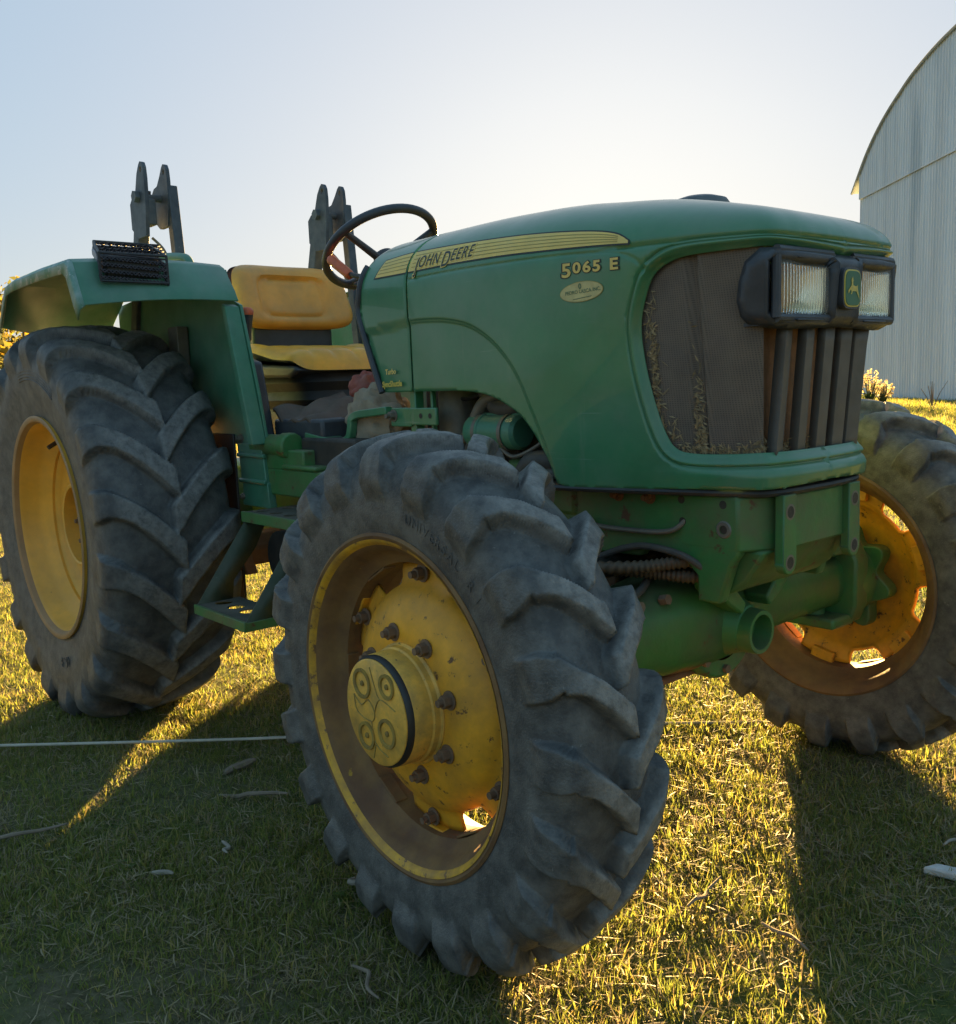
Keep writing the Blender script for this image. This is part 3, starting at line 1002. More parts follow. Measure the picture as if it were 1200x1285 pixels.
def make_lamp_bar():
    hb = empty('headlight_bar', TOFF, T)
    a0 = float(a_of_x(2.338, 1.28))
    zt = 1.342; zb_ = 1.212
    a0, zt, zb_ = 1.252, 1.357, 1.202
    outer = [(1.262, 1.232), (1.272, 1.218), (1.31, 1.208), (1.36, 1.206), (LU, 1.211), (LU, 1.353), (1.40, 1.356), (1.295, 1.357), (1.272, 1.335), (1.262, 1.30), (1.256, 1.262)]
    # lamp opening, in metres along the nose
    l0, l1 = 1.304, LU - .046
    hole = [(l0, 1.232), (l0 + .012, 1.220), (l1 - .012, 1.218), (l1, 1.230), (l1, 1.334), (l1 - .012, 1.346), (l0 + .012, 1.347), (l0, 1.335)]
    v, f = cdt_region(dens(outer, .010), [dens(hole, .010)], .008)
    p = np.stack(surf(v[:, 0], v[:, 1]), -1); n = surf_n(v[:, 0], v[:, 1])
    n[:, 2] *= .3
    d = dist_poly([q for q in outer], v)
    edge = dist_poly(outer[7:] + outer[:5], v, False)
    edge = np.minimum(edge, dist_poly(outer[5:8], v, False))
    off = .008 - .016 * smooth01(1 - edge / .016)
    dh = dist_poly(hole, v)
    off += .006 * smooth01(1 - dh / .009)
    o = mirror_build(p + n * off[:, None], f, 'bezel', M['black_plastic'], hb, .024)
    o.modifiers['thick'].use_quality_normals = True
    for s in (-1, 1):
        # reflector bowl, ribbed lens
        yc, zc, w, h = .133 * s, 1.290, .086, .056
        xo = 2.449
        X = lambda yy, d: xo + d - .03 * (abs(yy) - .06)
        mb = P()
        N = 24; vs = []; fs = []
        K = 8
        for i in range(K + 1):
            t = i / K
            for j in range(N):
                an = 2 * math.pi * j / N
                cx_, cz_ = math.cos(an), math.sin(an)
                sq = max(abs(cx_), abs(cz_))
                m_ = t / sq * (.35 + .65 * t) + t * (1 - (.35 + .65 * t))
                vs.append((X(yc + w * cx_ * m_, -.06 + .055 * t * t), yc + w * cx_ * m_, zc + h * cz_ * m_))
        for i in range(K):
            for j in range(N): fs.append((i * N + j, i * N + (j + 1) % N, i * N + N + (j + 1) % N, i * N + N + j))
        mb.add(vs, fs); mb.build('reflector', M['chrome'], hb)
        mb = P(); mb.tube([(X(yc, -.058), yc, zc), (X(yc, -.03), yc, zc)], [.034, .026], 12); mb.build('bulb_gold_glint', M['amber'], hb)  # enlarged amber bulb, painted as the gold reflection behind the lens
        # lens with vertical flutes, slightly bulged
        mb = P()
        nx = 72; nz = 10; vs = []; fs = []
        for i in range(nx + 1):
            for k in range(nz + 1):
                yy = -w + 2 * w * i / nx; zz = -h + 2 * h * k / nz
                rim_ = (1 - (yy / w) ** 4) * (1 - (zz / h) ** 4)
                fl = .0011 * math.cos(i * math.pi * .5) * (abs(zz) < h * .86)
                vs.append((X(yc + yy, .004 * rim_ + fl), yc + yy, zc + zz))
        for i in range(nx):
            for k in range(nz):
                q = i * (nz + 1) + k; fs.append((q, q + nz + 1, q + nz + 2, q + 1))
        mb.add(vs, fs); mb.build('headlight', M['lens'], hb, solid=.003, smooth=60)
        mb = P()
        fr = [(yc - w - .008, zc - h - .007), (yc + w + .008, zc - h - .007), (yc + w + .008, zc + h + .007), (yc - w - .008, zc + h + .007)]
        for i in range(4):
            A, B = fr[i], fr[(i + 1) % 4]
            mb.tube([(X(A[0], -.005), *A), (X(B[0], -.005), *B)], .0095, 10)
        mb.build('lens_frame', M['black_plastic'], hb)
        # hood lips over and under the lamp, clip screws
        for zz in (1.3405, 1.2235):
            mb = P(); mb.box((2.452, yc - .004 * s, zz), (.008, .095, .004)); mb.build('lamp_clip', M['black_plastic'], hb, bevel=.002)
    mb = P()
    pl = [outline(a_, 1.21) for a_ in np.linspace(1.285, LU, 24)]
    pl = [(float(x_) - .004, float(y_) * .98) for x_, y_ in pl]
    mb.prism([(2.30, -.20)] + pl + [(x_, -y_) for x_, y_ in pl[-2::-1]] + [(2.30, .20)], 'z', 1.2145, 1.2205)
    mb.build('bezel_floor', M['black_plastic'], hb, smooth=40)
    # badge with a leaping deer
    b0 = 2.4645
    def rr(hw, hh, bul):
        pts = []
        for an in np.linspace(0, 2 * math.pi, 40, endpoint=False):
            c_, s_ = math.cos(an), math.sin(an)
            e = 2 / 4.2
            pts.append((hw * math.copysign(abs(c_) ** e, c_), 1.286 + hh * math.copysign(abs(s_) ** e, s_) * (1 + .0)))
        return pts
    for nm, hw, hh, x0, x1, mm in (('badge_rim', .037, .041, b0 - .02, b0 + .006, 'black_plastic'), ('badge_border', .033, .037, b0, b0 + .0075, 'badge_yellow'), ('badge', .0302, .0342, b0, b0 + .0085, 'badge_green')):
        mb = P(); mb.prism(rr(hw, hh, 0), 'x', x0, x1); mb.build(nm, M[mm], hb, bevel=.0006)
    deer = [(-.021, -.004), (-.014, .001), (-.010, .004), (-.008, .010), (-.010, .015), (-.008, .022), (-.0055, .018), (-.003, .023), (-.0025, .016), (.0005, .017), (-.003, .012), (-.002, .006),
            (.006, .004), (.013, .005), (.016, .008), (.016, .001), (.018, -.006), (.021, -.013), (.024, -.022), (.017, -.014), (.010, -.006), (.002, -.006), (-.004, -.006), (-.008, -.012), (-.013, -.012), (-.009, -.009), (-.010, -.004), (-.016, -.005), (-.019, -.011), (-.022, -.009)]
    vv, ff, *_ = (lambda t: t)(delaunay_2d_cdt([Vector(q) for q in deer], [(i, (i + 1) % len(deer)) for i in range(len(deer))], [], 0, 1e-7))[0], None
    V2, E2, F2, *_r = delaunay_2d_cdt([Vector(q) for q in deer], [(i, (i + 1) % len(deer)) for i in range(len(deer))], [], 0, 1e-7)
    V2n = np.array([(q[0], q[1]) for q in V2])
    keep = [tuple(t) for t in F2 if inside(deer, V2n[list(t)].mean(0)[None])[0]]
    mb = P(); mb.add([(b0 + .0094, q[0], 1.286 + q[1]) for q in V2n], keep)
    mb.build('deer_emblem', M['badge_yellow'], hb, smooth=0)
    return hb
make_lamp_bar()

def make_cap():
    mb = P()
    mb.lathe([(1.50, .075), (1.535, .075), (1.548, .066), (1.556, .04), (1.560, .001)], (2.0, .14, 0), 'z', 32)
    mb.build('intake_cap', M['rops_worn'])
make_cap()

# ------------------------------------------------------------------ wheels
def make_tyre(name, prof, half_t, lugs, lug_h, lug_w, lead, ph0, s_end, ma, parent, power=1.35, per=44, side_fl=2.1, end_f=.30):
    """prof: half section (y, r) from crown to bead; lugs rise along the section normal in a chevron"""
    pr = np.array(spl2(prof, 10))
    seg = np.concatenate([[0], np.cumsum(np.linalg.norm(np.diff(pr, axis=0), axis=1))])
    tot = seg[-1]
    # denser under the lugs
    ss = np.concatenate([np.linspace(0, s_end * 1.06, 62), np.linspace(s_end * 1.06, tot, 14)[1:]])
    py, prr = np.interp(ss, seg, pr[:, 0]), np.interp(ss, seg, pr[:, 1])
    ny, nr = np.gradient(-prr, ss), np.gradient(py, ss)
    ny = -np.gradient(prr, ss); nr = np.gradient(py, ss)
    ln = np.hypot(ny, nr); ny /= ln; nr /= ln
    # full section: from -bead over the crown to +bead
    Y = np.concatenate([-py[:0:-1], py]); RR = np.concatenate([prr[:0:-1], prr])
    NY = np.concatenate([-ny[:0:-1], ny]); NR = np.concatenate([nr[:0:-1], nr])
    S = np.concatenate([-ss[:0:-1], ss])
    nT = lugs * per
    th = np.arange(nT) * 2 * math.pi / nT
    TH, SS = np.meshgrid(th, S, indexing='ij')
    _, RRg = np.meshgrid(th, RR, indexing='ij')
    Rc = prof[0][1]
    H = np.zeros_like(TH)
    pitch = 2 * math.pi / lugs
    jit = rng.uniform(-.03, .03, 4 * lugs)
    for side in (1, -1):
        s = SS * side
        v = s / half_t
        vv = np.clip(v, -.12, 1.0)
        phi = -lead / Rc * np.power(np.clip(1 - vv, 0, 1.2), power)
        base = ph0 + (0 if side > 0 else pitch / 2)
        t = (TH - phi - base) / pitch
        k = np.round(t)
        dth = (t - k) * pitch
        slope = lead / half_t * power * np.power(np.clip(1 - vv, 0, 1.2), power - 1) * (np.abs(v) < 1)
        d = np.abs(dth) * RRg / np.sqrt(1 + slope ** 2)
        w = lug_w / 2 * (1 + (side_fl - 1) * smooth01((v - .72) / .55)) * (1 + .10 * smooth01((.25 - v) / .3))
        edge = lug_h * .17
        prof_h = smooth01((w + edge * .5 - d) / edge)
        # ends: rounded nose just past the centre, buttress running out on the side wall
        nose = smooth01((s + half_t * .10) / (edge * .9))
        end = smooth01((s_end - s) / (s_end * end_f))
        H = np.maximum(H, lug_h * prof_h * nose * end * (1 - .40 * smooth01((v - .95) / .45)))
    # chips and wear on the lug tops
    X0 = (RRg + H * NR) * np.cos(TH); Z0 = (RRg + H * NR) * np.sin(TH)
    wob = .0007 * np.sin(TH * 37 + SS * 60) * np.sin(TH * 53 - SS * 95)
    Hh = H + wob * (H > .6 * lug_h)
    rad = RRg + Hh * NR
    X = rad * np.cos(TH); Z = rad * np.sin(TH); Yg = Y[None, :] + Hh * NY[None, :]
    V = np.stack([X, Yg, Z], -1).reshape(-1, 3)
    nS = len(S)
    i = np.arange(nT)[:, None]; j = np.arange(nS - 1)[None, :]
    a = i * nS + j; b = ((i + 1) % nT) * nS + j
    F = np.stack([a, b, b + 1, a + 1], -1).reshape(-1, 4)
    me = bpy.data.meshes.new(name)
    me.vertices.add(len(V)); me.vertices.foreach_set('co', V.ravel())
    me.loops.add(F.size); me.loops.foreach_set('vertex_index', F.ravel().astype(np.int32))
    me.polygons.add(len(F)); me.polygons.foreach_set('loop_start', np.arange(0, F.size, 4, dtype=np.int32))
    me.update(); me.validate()
    bm = bmesh.new(); bm.from_mesh(me); bmesh.ops.recalc_face_normals(bm, faces=bm.faces); bm.to_mesh(me); bm.free()
    me.polygons.foreach_set('use_smooth', [True] * len(me.polygons))
    me.materials.append(ma)
    o = bpy.data.objects.new(name, me); col.objects.link(o); o.parent = parent
    return o

def side_text(s, size, rad, y, ang0, ma, parent, depth=.0025, out=-1, gap=1.0):
    """raised lettering round the outer side wall; reads clockwise seen from outside (-y)"""
    parts_v, parts_f = [], []
    ang = ang0
    for ch in s:
        if ch == ' ': ang -= size * .5 / rad; continue
        v, f = text2d(ch, size, .0002)
        mn = min(q[0] for q in v); mx = max(q[0] for q in v)
        w = mx - mn
        o = len(parts_v); n = len(v)
        for lay in (0, 1):
            for q in v:
                rr_ = rad + q[1]
                a = ang - (q[0] - mn) / rad
                parts_v.append((rr_ * math.cos(a), y + out * depth * lay, rr_ * math.sin(a)))
        parts_f += [tuple(o + n + i for i in t) for t in f]
        # edge walls
        cnt = {}
        for t in f:
            for i in range(len(t)):
                e = (t[i], t[(i + 1) % len(t)]); cnt[e] = 1
        for (p_, q_) in cnt:
            if (q_, p_) not in cnt: parts_f.append((o + p_, o + q_, o + n + q_, o + n + p_))
        ang -= (w + size * .22 * gap) / rad
    mb = MB(); mb.add(parts_v, parts_f)
    o = mb.build('sidewall_lettering', ma, parent, smooth=0)
    o['kind'] = 'stuff'
    return o

def hexnut(mb, c, out, r, l, stud=0):
    """nut along y (out = -1 faces the viewer)"""
    x, y, z = c
    n = 6
    for k0, rr_, y0, y1, nn in ((0, r * 1.45, 0, l * .14, 16), (0, r, l * .14, l, 6), (0, r * .55, l, l + stud, 12)):
        if y1 <= y0: continue
        mb.tube([(x, y + out * y0, z), (x, y + out * y1, z)], rr_, nn)

def make_front_wheel(parent):
    w = empty('front_wheel', (0, 0, 0), parent)
    prof = [(0, .483), (.045, .480), (.076, .468), (.096, .447), (.107, .418), (.1095, .385), (.107, .352), (.101, .324), (.098, .3165)]
    make_tyre('tyre', prof, .088, 20, .034, .033, .090, FW_PH, .170, M['rubber'], w, power=1.12, side_fl=2.2)
    side_text('UNIVERSAL  R 1', .026, .366, -.1092, R(78), M['rubber'], w, depth=.0012)
    # rim: flange, bead seat, well, with inner face exposed
    mb = MB()
    mb.lathe([(-.104, .317), (-.108, .326), (-.105, .332), (-.098, .331), (-.093, .318), (-.086, .305), (-.066, .300), (-.056, .290), (-.045, .275), (-.01, .271), (.025, .275), (.045, .299), (.086, .305), (.093, .318), (.098, .331), (.105, .332), (.108, .326), (.104, .316),
              (.088, .298), (.048, .291), (.028, .268), (-.01, .264), (-.042, .267), (-.052, .282), (-.064, .292), (-.084, .297), (-.097, .309)], n=96, closed=True)
    mb.build('rim', M['rim_mud'], w, smooth=40)
    mb = MB()
    mb.lathe([(-.1065, .3195), (-.1050, .3155), (-.1020, .3120), (-.097, .3085), (-.093, .3060), (-.089, .3035)], n=96)
    mb.build('rim_lip', M['lip'], w, smooth=60)
    # dished disc with six lobes that bolt to lugs in the rim
    mb = MB()
    nA = 180
    def rad_out(t):
        q = (t / (2 * math.pi) * 6) % 1.0
        lob = smooth01((.5 - abs(q - .5) - .15) / .05)      # 1 on the lobe
        return .226 + .038 * float(lob)
    rs = [0.085, .105, .125, .155, .182, .204, .217]
    ys = [-.070, -.070, -.070, -.067, -.058, -.045, -.033]
    vs = []
    for k in range(nA):
        t = 2 * math.pi * k / nA
        ro = rad_out(t)
        ring = list(zip(rs, ys)) + [(.224, -.022)] + [(.224 + (ro - .224) * f_, -.022 + .010 * f_) for f_ in (.35, .7, 1.0)]
        for r_, y_ in ring: vs.append((r_ * math.cos(t), y_, r_ * math.sin(t)))
    L = len(rs) + 4
    fs = [(k * L + i, k * L + i + 1, ((k + 1) % nA) * L + i + 1, ((k + 1) % nA) * L + i) for k in range(nA) for i in range(L - 1)]
    mb.add(vs, fs)
    mb.build('wheel_disc', M['yellow'], w, smooth=50, solid=.009)
    for k in range(6):
        t = 2 * math.pi * (k + .5) / 6
        c_, s_ = math.cos(t), math.sin(t)
        # lug welded in the rim
        mb = MB()
        an = -t
        mb.box((.250 * c_, .002, .250 * s_), (.030, .016, .070), (0, an, 0))
        mb.box((.2645 * c_, -.010, .2645 * s_), (.006, .040, .074), (0, an, 0))
        mb.build('rim_lug', M['yellow'], w, bevel=.003)
        mb = MB()
        hexnut(mb, (.245 * c_, -.022, .245 * s_), -1, .0125, .018, .012)
        mb.build('wheel_bolt', M['bolt'], w, smooth=30)
        # weld bracket plate seen on the rim floor between the lobes
        t2 = t + R(30)
        mb = MB()
        mb.box((.262 * math.cos(t2), -.030, .262 * math.sin(t2)), (.005, .030, .07), (0, -t2, 0))
        mb.build('rim_plate', M['rim_mud'], w, bevel=.002)
    for k in range(8):
        t = 2 * math.pi * (k + .35) / 8
        mb = MB()
        hexnut(mb, (.137 * math.cos(t), -.069, .137 * math.sin(t)), -1, .0125, .018, .010)
        mb.build('hub_bolt', M['bolt'], w, smooth=30)
    # planetary hub
    mb = MB()
    mb.lathe([(-.066, .117), (-.073, .117), (-.077, .1125), (-.088, .1115), (-.091, .108), (-.126, .107), (-.131, .104)], n=64)
    mb.build('hub', M['wearpaint'], w, smooth=30)
    mb = MB()
    mb.lathe([(-.127, .1055), (-.135, .1060), (-.141, .102), (-.141, .096)], n=64)
    mb.build('hub_seal', M['black'], w, smooth=40)
    mb = MB()
    mb.lathe([(-0.1345, .1005), (-0.1430, .1005), (-0.1455, .097), (-0.1455, .001)], n=64)
    mb.build('hub_cap', M['wearpaint'], w, smooth=40)
    mb = MB()
    for (cx_, cz_, r_) in ((-.038, .048, .029), (.046, .060, .024), (.040, -.030, .028), (-.030, -.052, .027)):
        mb.lathe([(-0.1445, r_), (-0.1490, r_), (-0.1490, r_ - .006), (-0.1460, r_ - .007)], (cx_, 0, cz_), n=28)
        mb.lathe([(-0.1455, .0055), (-0.1485, .005), (-0.1490, .001)], (cx_, 0, cz_), n=10)
    for pts in ([(-.07, .02), (-.045, .005), (-.02, .02), (.0, .0), (-.012, -.02), (-.06, -.012), (-.07, .02)], [(.0, .0), (.02, .03), (.07, .02)], [(-.012, -.02), (.0, -.06), (.04, -.075)], [(-.01, .085), (.01, .04), (.02, .03)], [(.0, -.06), (-.01, -.09)]):
        mb.tube([(x_, -0.1460, z_) for x_, z_ in spl2(pts, 4)], .0012, 6)
    mb.build('cap_relief', mat('cap_relief_grime', (.34, .23, .045), .6, dust=(.10, .07, .04), dust_amt=.8, dust_scale=30), w, smooth=40)
    # back of the hub: lobed ring seen on the far wheel
    mb = MB()
    poly = []
    for k in range(96):
        t = 2 * math.pi * k / 96
        poly.append(((.140 + .020 * math.cos(8 * t)) * math.cos(t), (.140 + .020 * math.cos(8 * t)) * math.sin(t)))
    mb.prism(poly, 'y', -.035, .012); 
    mb.lathe([(.012, .120), (.075, .112), (.11, .100), (.11, .02)], n=40)
    mb.build('hub_flange', M['green_dirty'], w, bevel=.004)
    return w

def make_rear_wheel(parent):
    w = empty('rear_wheel', (0, 0, 0), parent)
    prof = [(0, .660), (.10, .655), (.165, .640), (.200, .612), (.214, .57), (.214, .515), (.205, .46), (.196, .412), (.190, .380), (.188, .372)]
    make_tyre('tyre', prof, .185, 19, .038, .058, .165, RW_PH, .285, M['rubber_rear'], w, power=1.3, per=38, side_fl=1.7)
    side_text('16.9', .052, .455, -.2085, R(-72), M['rubber_rear'], w, depth=.003)
    mb = MB()
    for r_ in (.515, .525, .535, .545):
        vs = []
        mb.tube([(r_ * math.cos(a), -.2145, r_ * math.sin(a)) for a in np.linspace(R(60), R(100), 14)], .0022, 6)
    mb.build('sidewall_rib', M['rubber_rear'], w)
    mb = MB()
    mb.lathe([(-.200, .374), (-.205, .384), (-.201, .391), (-.19, .389), (-.178, .372), (-.13, .362), (-.115, .345), (-.09, .318), (.05, .316), (.08, .345), (.18, .372), (.19, .389), (.201, .391), (.205, .384), (.2, .372),
              (.175, .355), (.085, .333), (.055, .304), (-.085, .306), (-.108, .336), (-.126, .352), (-.172, .360), (-.19, .367)], n=96, closed=True)
    mb.build('rim', M['yellow_rear'], w, smooth=40)
    mb = MB(); mb.lathe([(-.2012, .3725), (-.2065, .384), (-.2022, .392)], n=96); mb.lathe([(-.2012, .3725), (-.19, .3665), (-.165, .3595)], n=96)
    mb.build('rim_lip', mat('rear_rim_lip_rust', (.30, .17, .07), .6, dust=(.42, .26, .12), dust_amt=.6, dust_scale=6), w, smooth=60)
    # deep dish disc and axle flange
    mb = MB()
    mb.lathe([(-.075, .307), (-.055, .300), (-.035, .27), (-.03, .22), (-.035, .16), (-.035, .10)], n=64)
    mb.build('wheel_disc', M['yellow_rear'], w, smooth=50, solid=.01)
    mb = MB(); mb.lathe([(-.035, .150), (-.098, .147), (-.101, .142), (-.098, .134), (-.045, .130), (-.04, .001)], n=48)
    mb.build('hub', M['yellow_rear'], w, smooth=40)
    for k in range(8):
        t = 2 * math.pi * k / 8
        mb = MB(); hexnut(mb, (.098 * math.cos(t), -.042, .098 * math.sin(t)), -1, .014, .02, .01); mb.build('hub_bolt', M['bolt'], w, smooth=30)
    mb = MB(); mb.tube([(.318 * math.cos(R(112)), -.095, .318 * math.sin(R(112))), (.295 * math.cos(R(112)), -.135, .295 * math.sin(R(112)))], .008, 8)
    mb.build('valve', M['black'], w)
    return w
FW_PH, RW_PH = R(-7), R(2)
FRW = make_front_wheel(T)
FRW.location = Vector((2.035, -.763, .528)) + TOFF
FRW.rotation_euler = (0, R(0), R(-1.7))
FLW = copy_tree(FRW, T, skip=('sidewall_lettering',))
FLW.location = Vector((2.080, .700, .528)) + TOFF
FLW.scale = (1, -1, 1)
FLW.rotation_euler = (0, R(11), R(-1.7))
RRW = make_rear_wheel(T)
RRW.location = Vector((0, -.690, .680)) + TOFF
RLW = copy_tree(RRW, T, skip=('sidewall_lettering',))
RLW.location = Vector((0, .690, .680)) + TOFF
RLW.scale = (1, -1, 1)

# ------------------------------------------------------------------ front frame and axle
def make_front():
    fr = empty('front_frame', TOFF, T)
    for s in (1, -1):
        mb = P()
        # side rail with the notch for the hoses
        side = [(1.70, .872), (2.345, .880), (2.345, .755), (2.33, .735), (2.30, .645), (2.245, .645), (2.245, .70), (2.20, .742), (2.10, .742), (2.09, .725), (1.95, .72), (1.70, .735)]
        mb.prism(side, 'y', -.212 * s, -.180 * s)
        mb.build('side_rail', M['green_dirty'], fr, bevel=.006)
    mb = P()
    # nose block: bevelled corners, joined behind the tabs
    plan = [(2.20, -.2125), (2.345, -.2125), (2.395, -.125), (2.402, -.10), (2.402, .10), (2.395, .125), (2.345, .2125), (2.20, .2125), (2.20, .15), (2.30, .15), (2.33, .09), (2.33, -.09), (2.30, -.15), (2.20, -.15)]
    mb.prism(plan, 'z', .760, .876)
    mb.build('nose_block', M['green_dirty'], fr, bevel=.006)
    mb = P()
    mb.prism([(2.26, .76), (2.385, .762), (2.37, .735), (2.34, .69), (2.30, .66), (2.24, .66)], 'y', -.175, .175)
    mb.build('lower_web', M['green_dirty'], fr, bevel=.008)
    for s in (-1, 1):
        y0 = .132 * s
        mb = P()
        tab = [(-.024, .878), (.024, .878), (.024, .735)] + [(.024 * math.cos(t), .735 - .024 * math.sin(t)) for t in np.linspace(0, math.pi, 9)] + [(-.024, .735)]
        mb.prism([(y0 + p_, z_) for p_, z_ in tab], 'x', 2.395, 2.416)
        mb.build('bracket_tab', M['green_dirty'], fr, bevel=.003)
        mb = P()
        for zz in (.842, .737):
            mb = P(); mb.lathe([(2.4166, .0125), (2.4166, .0005)], (0, y0, zz), 'x', 20); mb.build('tab_hole_shade', M['dark'], fr)  # flat dark disc, painted as the shade inside the hole
            mb = P(); mb.lathe([(2.4164, .017), (2.4168, .0125)], (0, y0, zz), 'x', 20); mb.build('tab_wear', M['pipe'], fr)
        # bolt holes in the rail: dark discs painted for the shade inside
        for x_, zz in ((2.205, .862), (2.208, .815), (2.310, .858), (2.312, .806)):
            mb = P(); mb.lathe([(.2126 * s, .009), (.2126 * s, .0005)], (x_, 0, zz), 'y', 18)
            mb.build('rail_hole_shade', M['dark'], fr)
        mb = P(); mb.lathe([(.2124 * s, .019), (.2150 * s, .016), (.2150 * s, .0095)], (2.312, 0, .806), 'y', 18); mb.build('rail_boss', M['pipe'], fr)
        mb = P()
        for x_ in (2.03, 2.12): hexnut(mb, (x_, .213 * s, .862), s, .011, .015, .01)
        mb.build('rail_bolt', M['rust'], fr)
    # dark gasket line below the chin
    mb = P()
    pts = []
    for a_ in np.linspace(.66, LU, 30):
        x_, y_ = outline(a_, .89); pts.append((float(x_) - .005, float(y_)))
    full = pts + [(x_, -y_) for x_, y_ in pts[-2::-1]]
    mb.tube([(x_ - .003, y_ * .985, .883) for x_, y_ in full], .008, 8)
    mb.build('chin_seal', M['black'], fr)
    mb = P()
    full2 = [(1.75, -.28)] + [(x_ - .02, y_ * .93) for x_, y_ in full] + [(1.75, .28)]
    mb.prism(full2, 'z', .872, .886)
    mb.build('chin_floor', M['dark'], fr)

    ax = empty('front_axle', TOFF, T)
    # beam: swept rounded sections along y
    mb = P()
    sec = [(-.60, .075, .070, .540), (-.50, .080, .078, .545), (-.40, .088, .085, .548), (-.30, .100, .098, .552), (-.18, .112, .115, .556), (-.08, .118, .125, .556), (.02, .112, .12, .552), (.10, .095, .10, .548), (.20, .082, .080, .544), (.32, .078, .074, .540), (.46, .076, .072, .538), (.60, .075, .070, .536)]
    n = 28; vs = []; fs = []
    for y_, hz, hx, zc in sec:
        for k in range(n):
            t = 2 * math.pi * k / n
            c_, s_ = math.cos(t), math.sin(t); e = .72
            vs.append((2.085 + hx * math.copysign(abs(c_) ** e, c_), y_, zc + hz * math.copysign(abs(s_) ** e, s_)))
    for i in range(len(sec) - 1):
        for k in range(n): fs.append((i * n + k, i * n + (k + 1) % n, i * n + n + (k + 1) % n, i * n + n + k))
    fs += [tuple(range(n)), tuple(range((len(sec) - 1) * n, len(sec) * n))]
    mb.add(vs, fs)
    am = mat('axle_green_worn', (.034, .150, .030), .5, dust=(.09, .075, .045), dust_amt=.65, up_dust=.6, dust_scale=6, spots=(.11, .05, .022), spot_scale=12, spot_th=.62, bump=.25, bump_scale=50)
    rust_below(am, .462, .075, (.15, .065, .03))
    mb.build('axle_beam', am, ax, smooth=40)
    # rusty scuffed skid under the beam
    mb = P()
    mb.prism([(2.02, .428), (2.15, .432), (2.14, .446), (2.03, .442)], 'y', -.52, .06)
    mb.build('skid_strip', M['rust'], ax, bevel=.006)
    # pivot housing: drum and forward bore
    mb = P()
    mb.lathe([(2.10, .135), (2.165, .135), (2.175, .128), (2.175, .09)], (0, -.01, .545), 'x', 40)
    mb.tube([(2.15, -.01, .545), (2.23, 0, .538)], [.09, .055], 24)
    mb.build('pivot_housing', M['green_dirty'], ax, bevel=.003)
    mb = P()
    mb.lathe([(2.14, .056), (2.262, .052), (2.268, .050), (2.268, .041), (2.26, .039), (2.15, .038), (2.15, .001)], (0, 0, .536), 'x', 36)
    mb.build('pivot_bore', M['green_dirty'], ax, smooth=30)
    for k in range(8):
        t = 2 * math.pi * k / 8
        mb = P(); mb.tube([(2.172, -.01 + .112 * math.cos(t), .545 + .112 * math.sin(t)), (2.184, -.01 + .112 * math.cos(t), .545 + .112 * math.sin(t))], .011, 6); mb.build('housing_bolt', M['bolt'], ax)
    for y_ in (-.33, -.24):
        mb = P(); mb.tube([(2.17, y_, .64), (2.19, y_, .645)], .012, 6); mb.build('beam_bolt', M['bolt'], ax)
    for k, pts in enumerate(([(1.99, -.24, .715), (2.05, -.225, .74), (2.12, -.222, .752), (2.22, -.225, .742), (2.27, -.19, .70)], [(1.92, -.20, .80), (1.97, -.235, .79), (2.05, -.228, .785), (2.18, -.222, .792), (2.22, -.2, .83)], [(1.88, -.24, .70), (1.97, -.26, .69), (2.04, -.30, .675), (2.08, -.36, .66)])):
        mb = P(); mb.tube(pts, (.008, .006, .010)[k], 10, smooth=8); mb.build('hydraulic_line', M['hose'] if k != 1 else M['pipe'], ax)
    for s in (-1, 1):
        mb = P(); mb.tube([(2.05, .12 * s, .685), (2.15, .30 * s, .66), (2.16, .50 * s, .655)], .009, 10, smooth=6); mb.build('hydraulic_line', M['hose'], ax)
    mb = P(); mb.cyl((2.165, .04, .640), (2.15, .16, .665), .022, 16); mb.build('steel_rod', mat('bright_steel_rod', (.55, .56, .55), .35, .6, dust=(.3, .28, .24), dust_amt=.5), ax)
    # cradle arms that come down from the frame to the bore
    for s in (-1, 1):
        mb = P()
        mb.prism([(.10 * s, .70), (.165 * s, .70), (.15 * s, .655), (.105 * s, .615), (.055 * s, .585), (.04 * s, .61), (.075 * s, .645)], 'x', 2.19, 2.255)
        mb.build('pivot_cradle', M['green_dirty'], ax, bevel=.006)
    for s in (-1, 1):
        # C-shaped steering knuckle wrapping the axle end
        mb = P()
        for zz, h_ in ((.640, .035), (.432, .03)):
            mb.prism([(2.02, .50 * s), (2.17, .50 * s), (2.175, .60 * s), (2.155, .645 * s), (2.03, .645 * s), (2.01, .60 * s)], 'z', zz - h_ / 2, zz + h_ / 2)
        mb.prism([(1.98, .40), (2.17, .42), (2.19, .47), (2.19, .60), (2.165, .655), (2.00, .66), (1.965, .60), (1.965, .46)], 'y', .585 * s, .655 * s)
        mb.lathe([(.415, .03), (.66, .03)], (2.085, .55 * s, 0), 'z', 20)
        mb.build('steering_knuckle', M['green_dirty'], ax, bevel=.008)
        mb = P()
        mb.tube([(2.085, .60 * s, .535), (2.085, .70 * s, .532)], [.10, .095], 32)
        mb.build('hub_carrier', mat('knuckle_tan_dust', (.16, .10, .06), .7, dust=(.05, .10, .03), dust_amt=.5, dust_scale=10), ax, bevel=.004)
    # steering cylinder, rods and corrugated hoses in front of the beam
    mb = P(); mb.cyl((1.99, -.30, .690), (1.99, .30, .690), .028, 16); mb.cyl((1.99, -.52, .690), (1.99, -.30, .690), .014, 12); mb.cyl((1.99, .30, .69), (1.99, .52, .69), .014, 12)
    mb.build('steering_cylinder', M['dark'], ax)
    mb = P()
    mb.prism([(2.02, .665), (2.10, .665), (2.10, .695), (2.06, .71), (2.02, .71)], 'y', -.46, -.34)
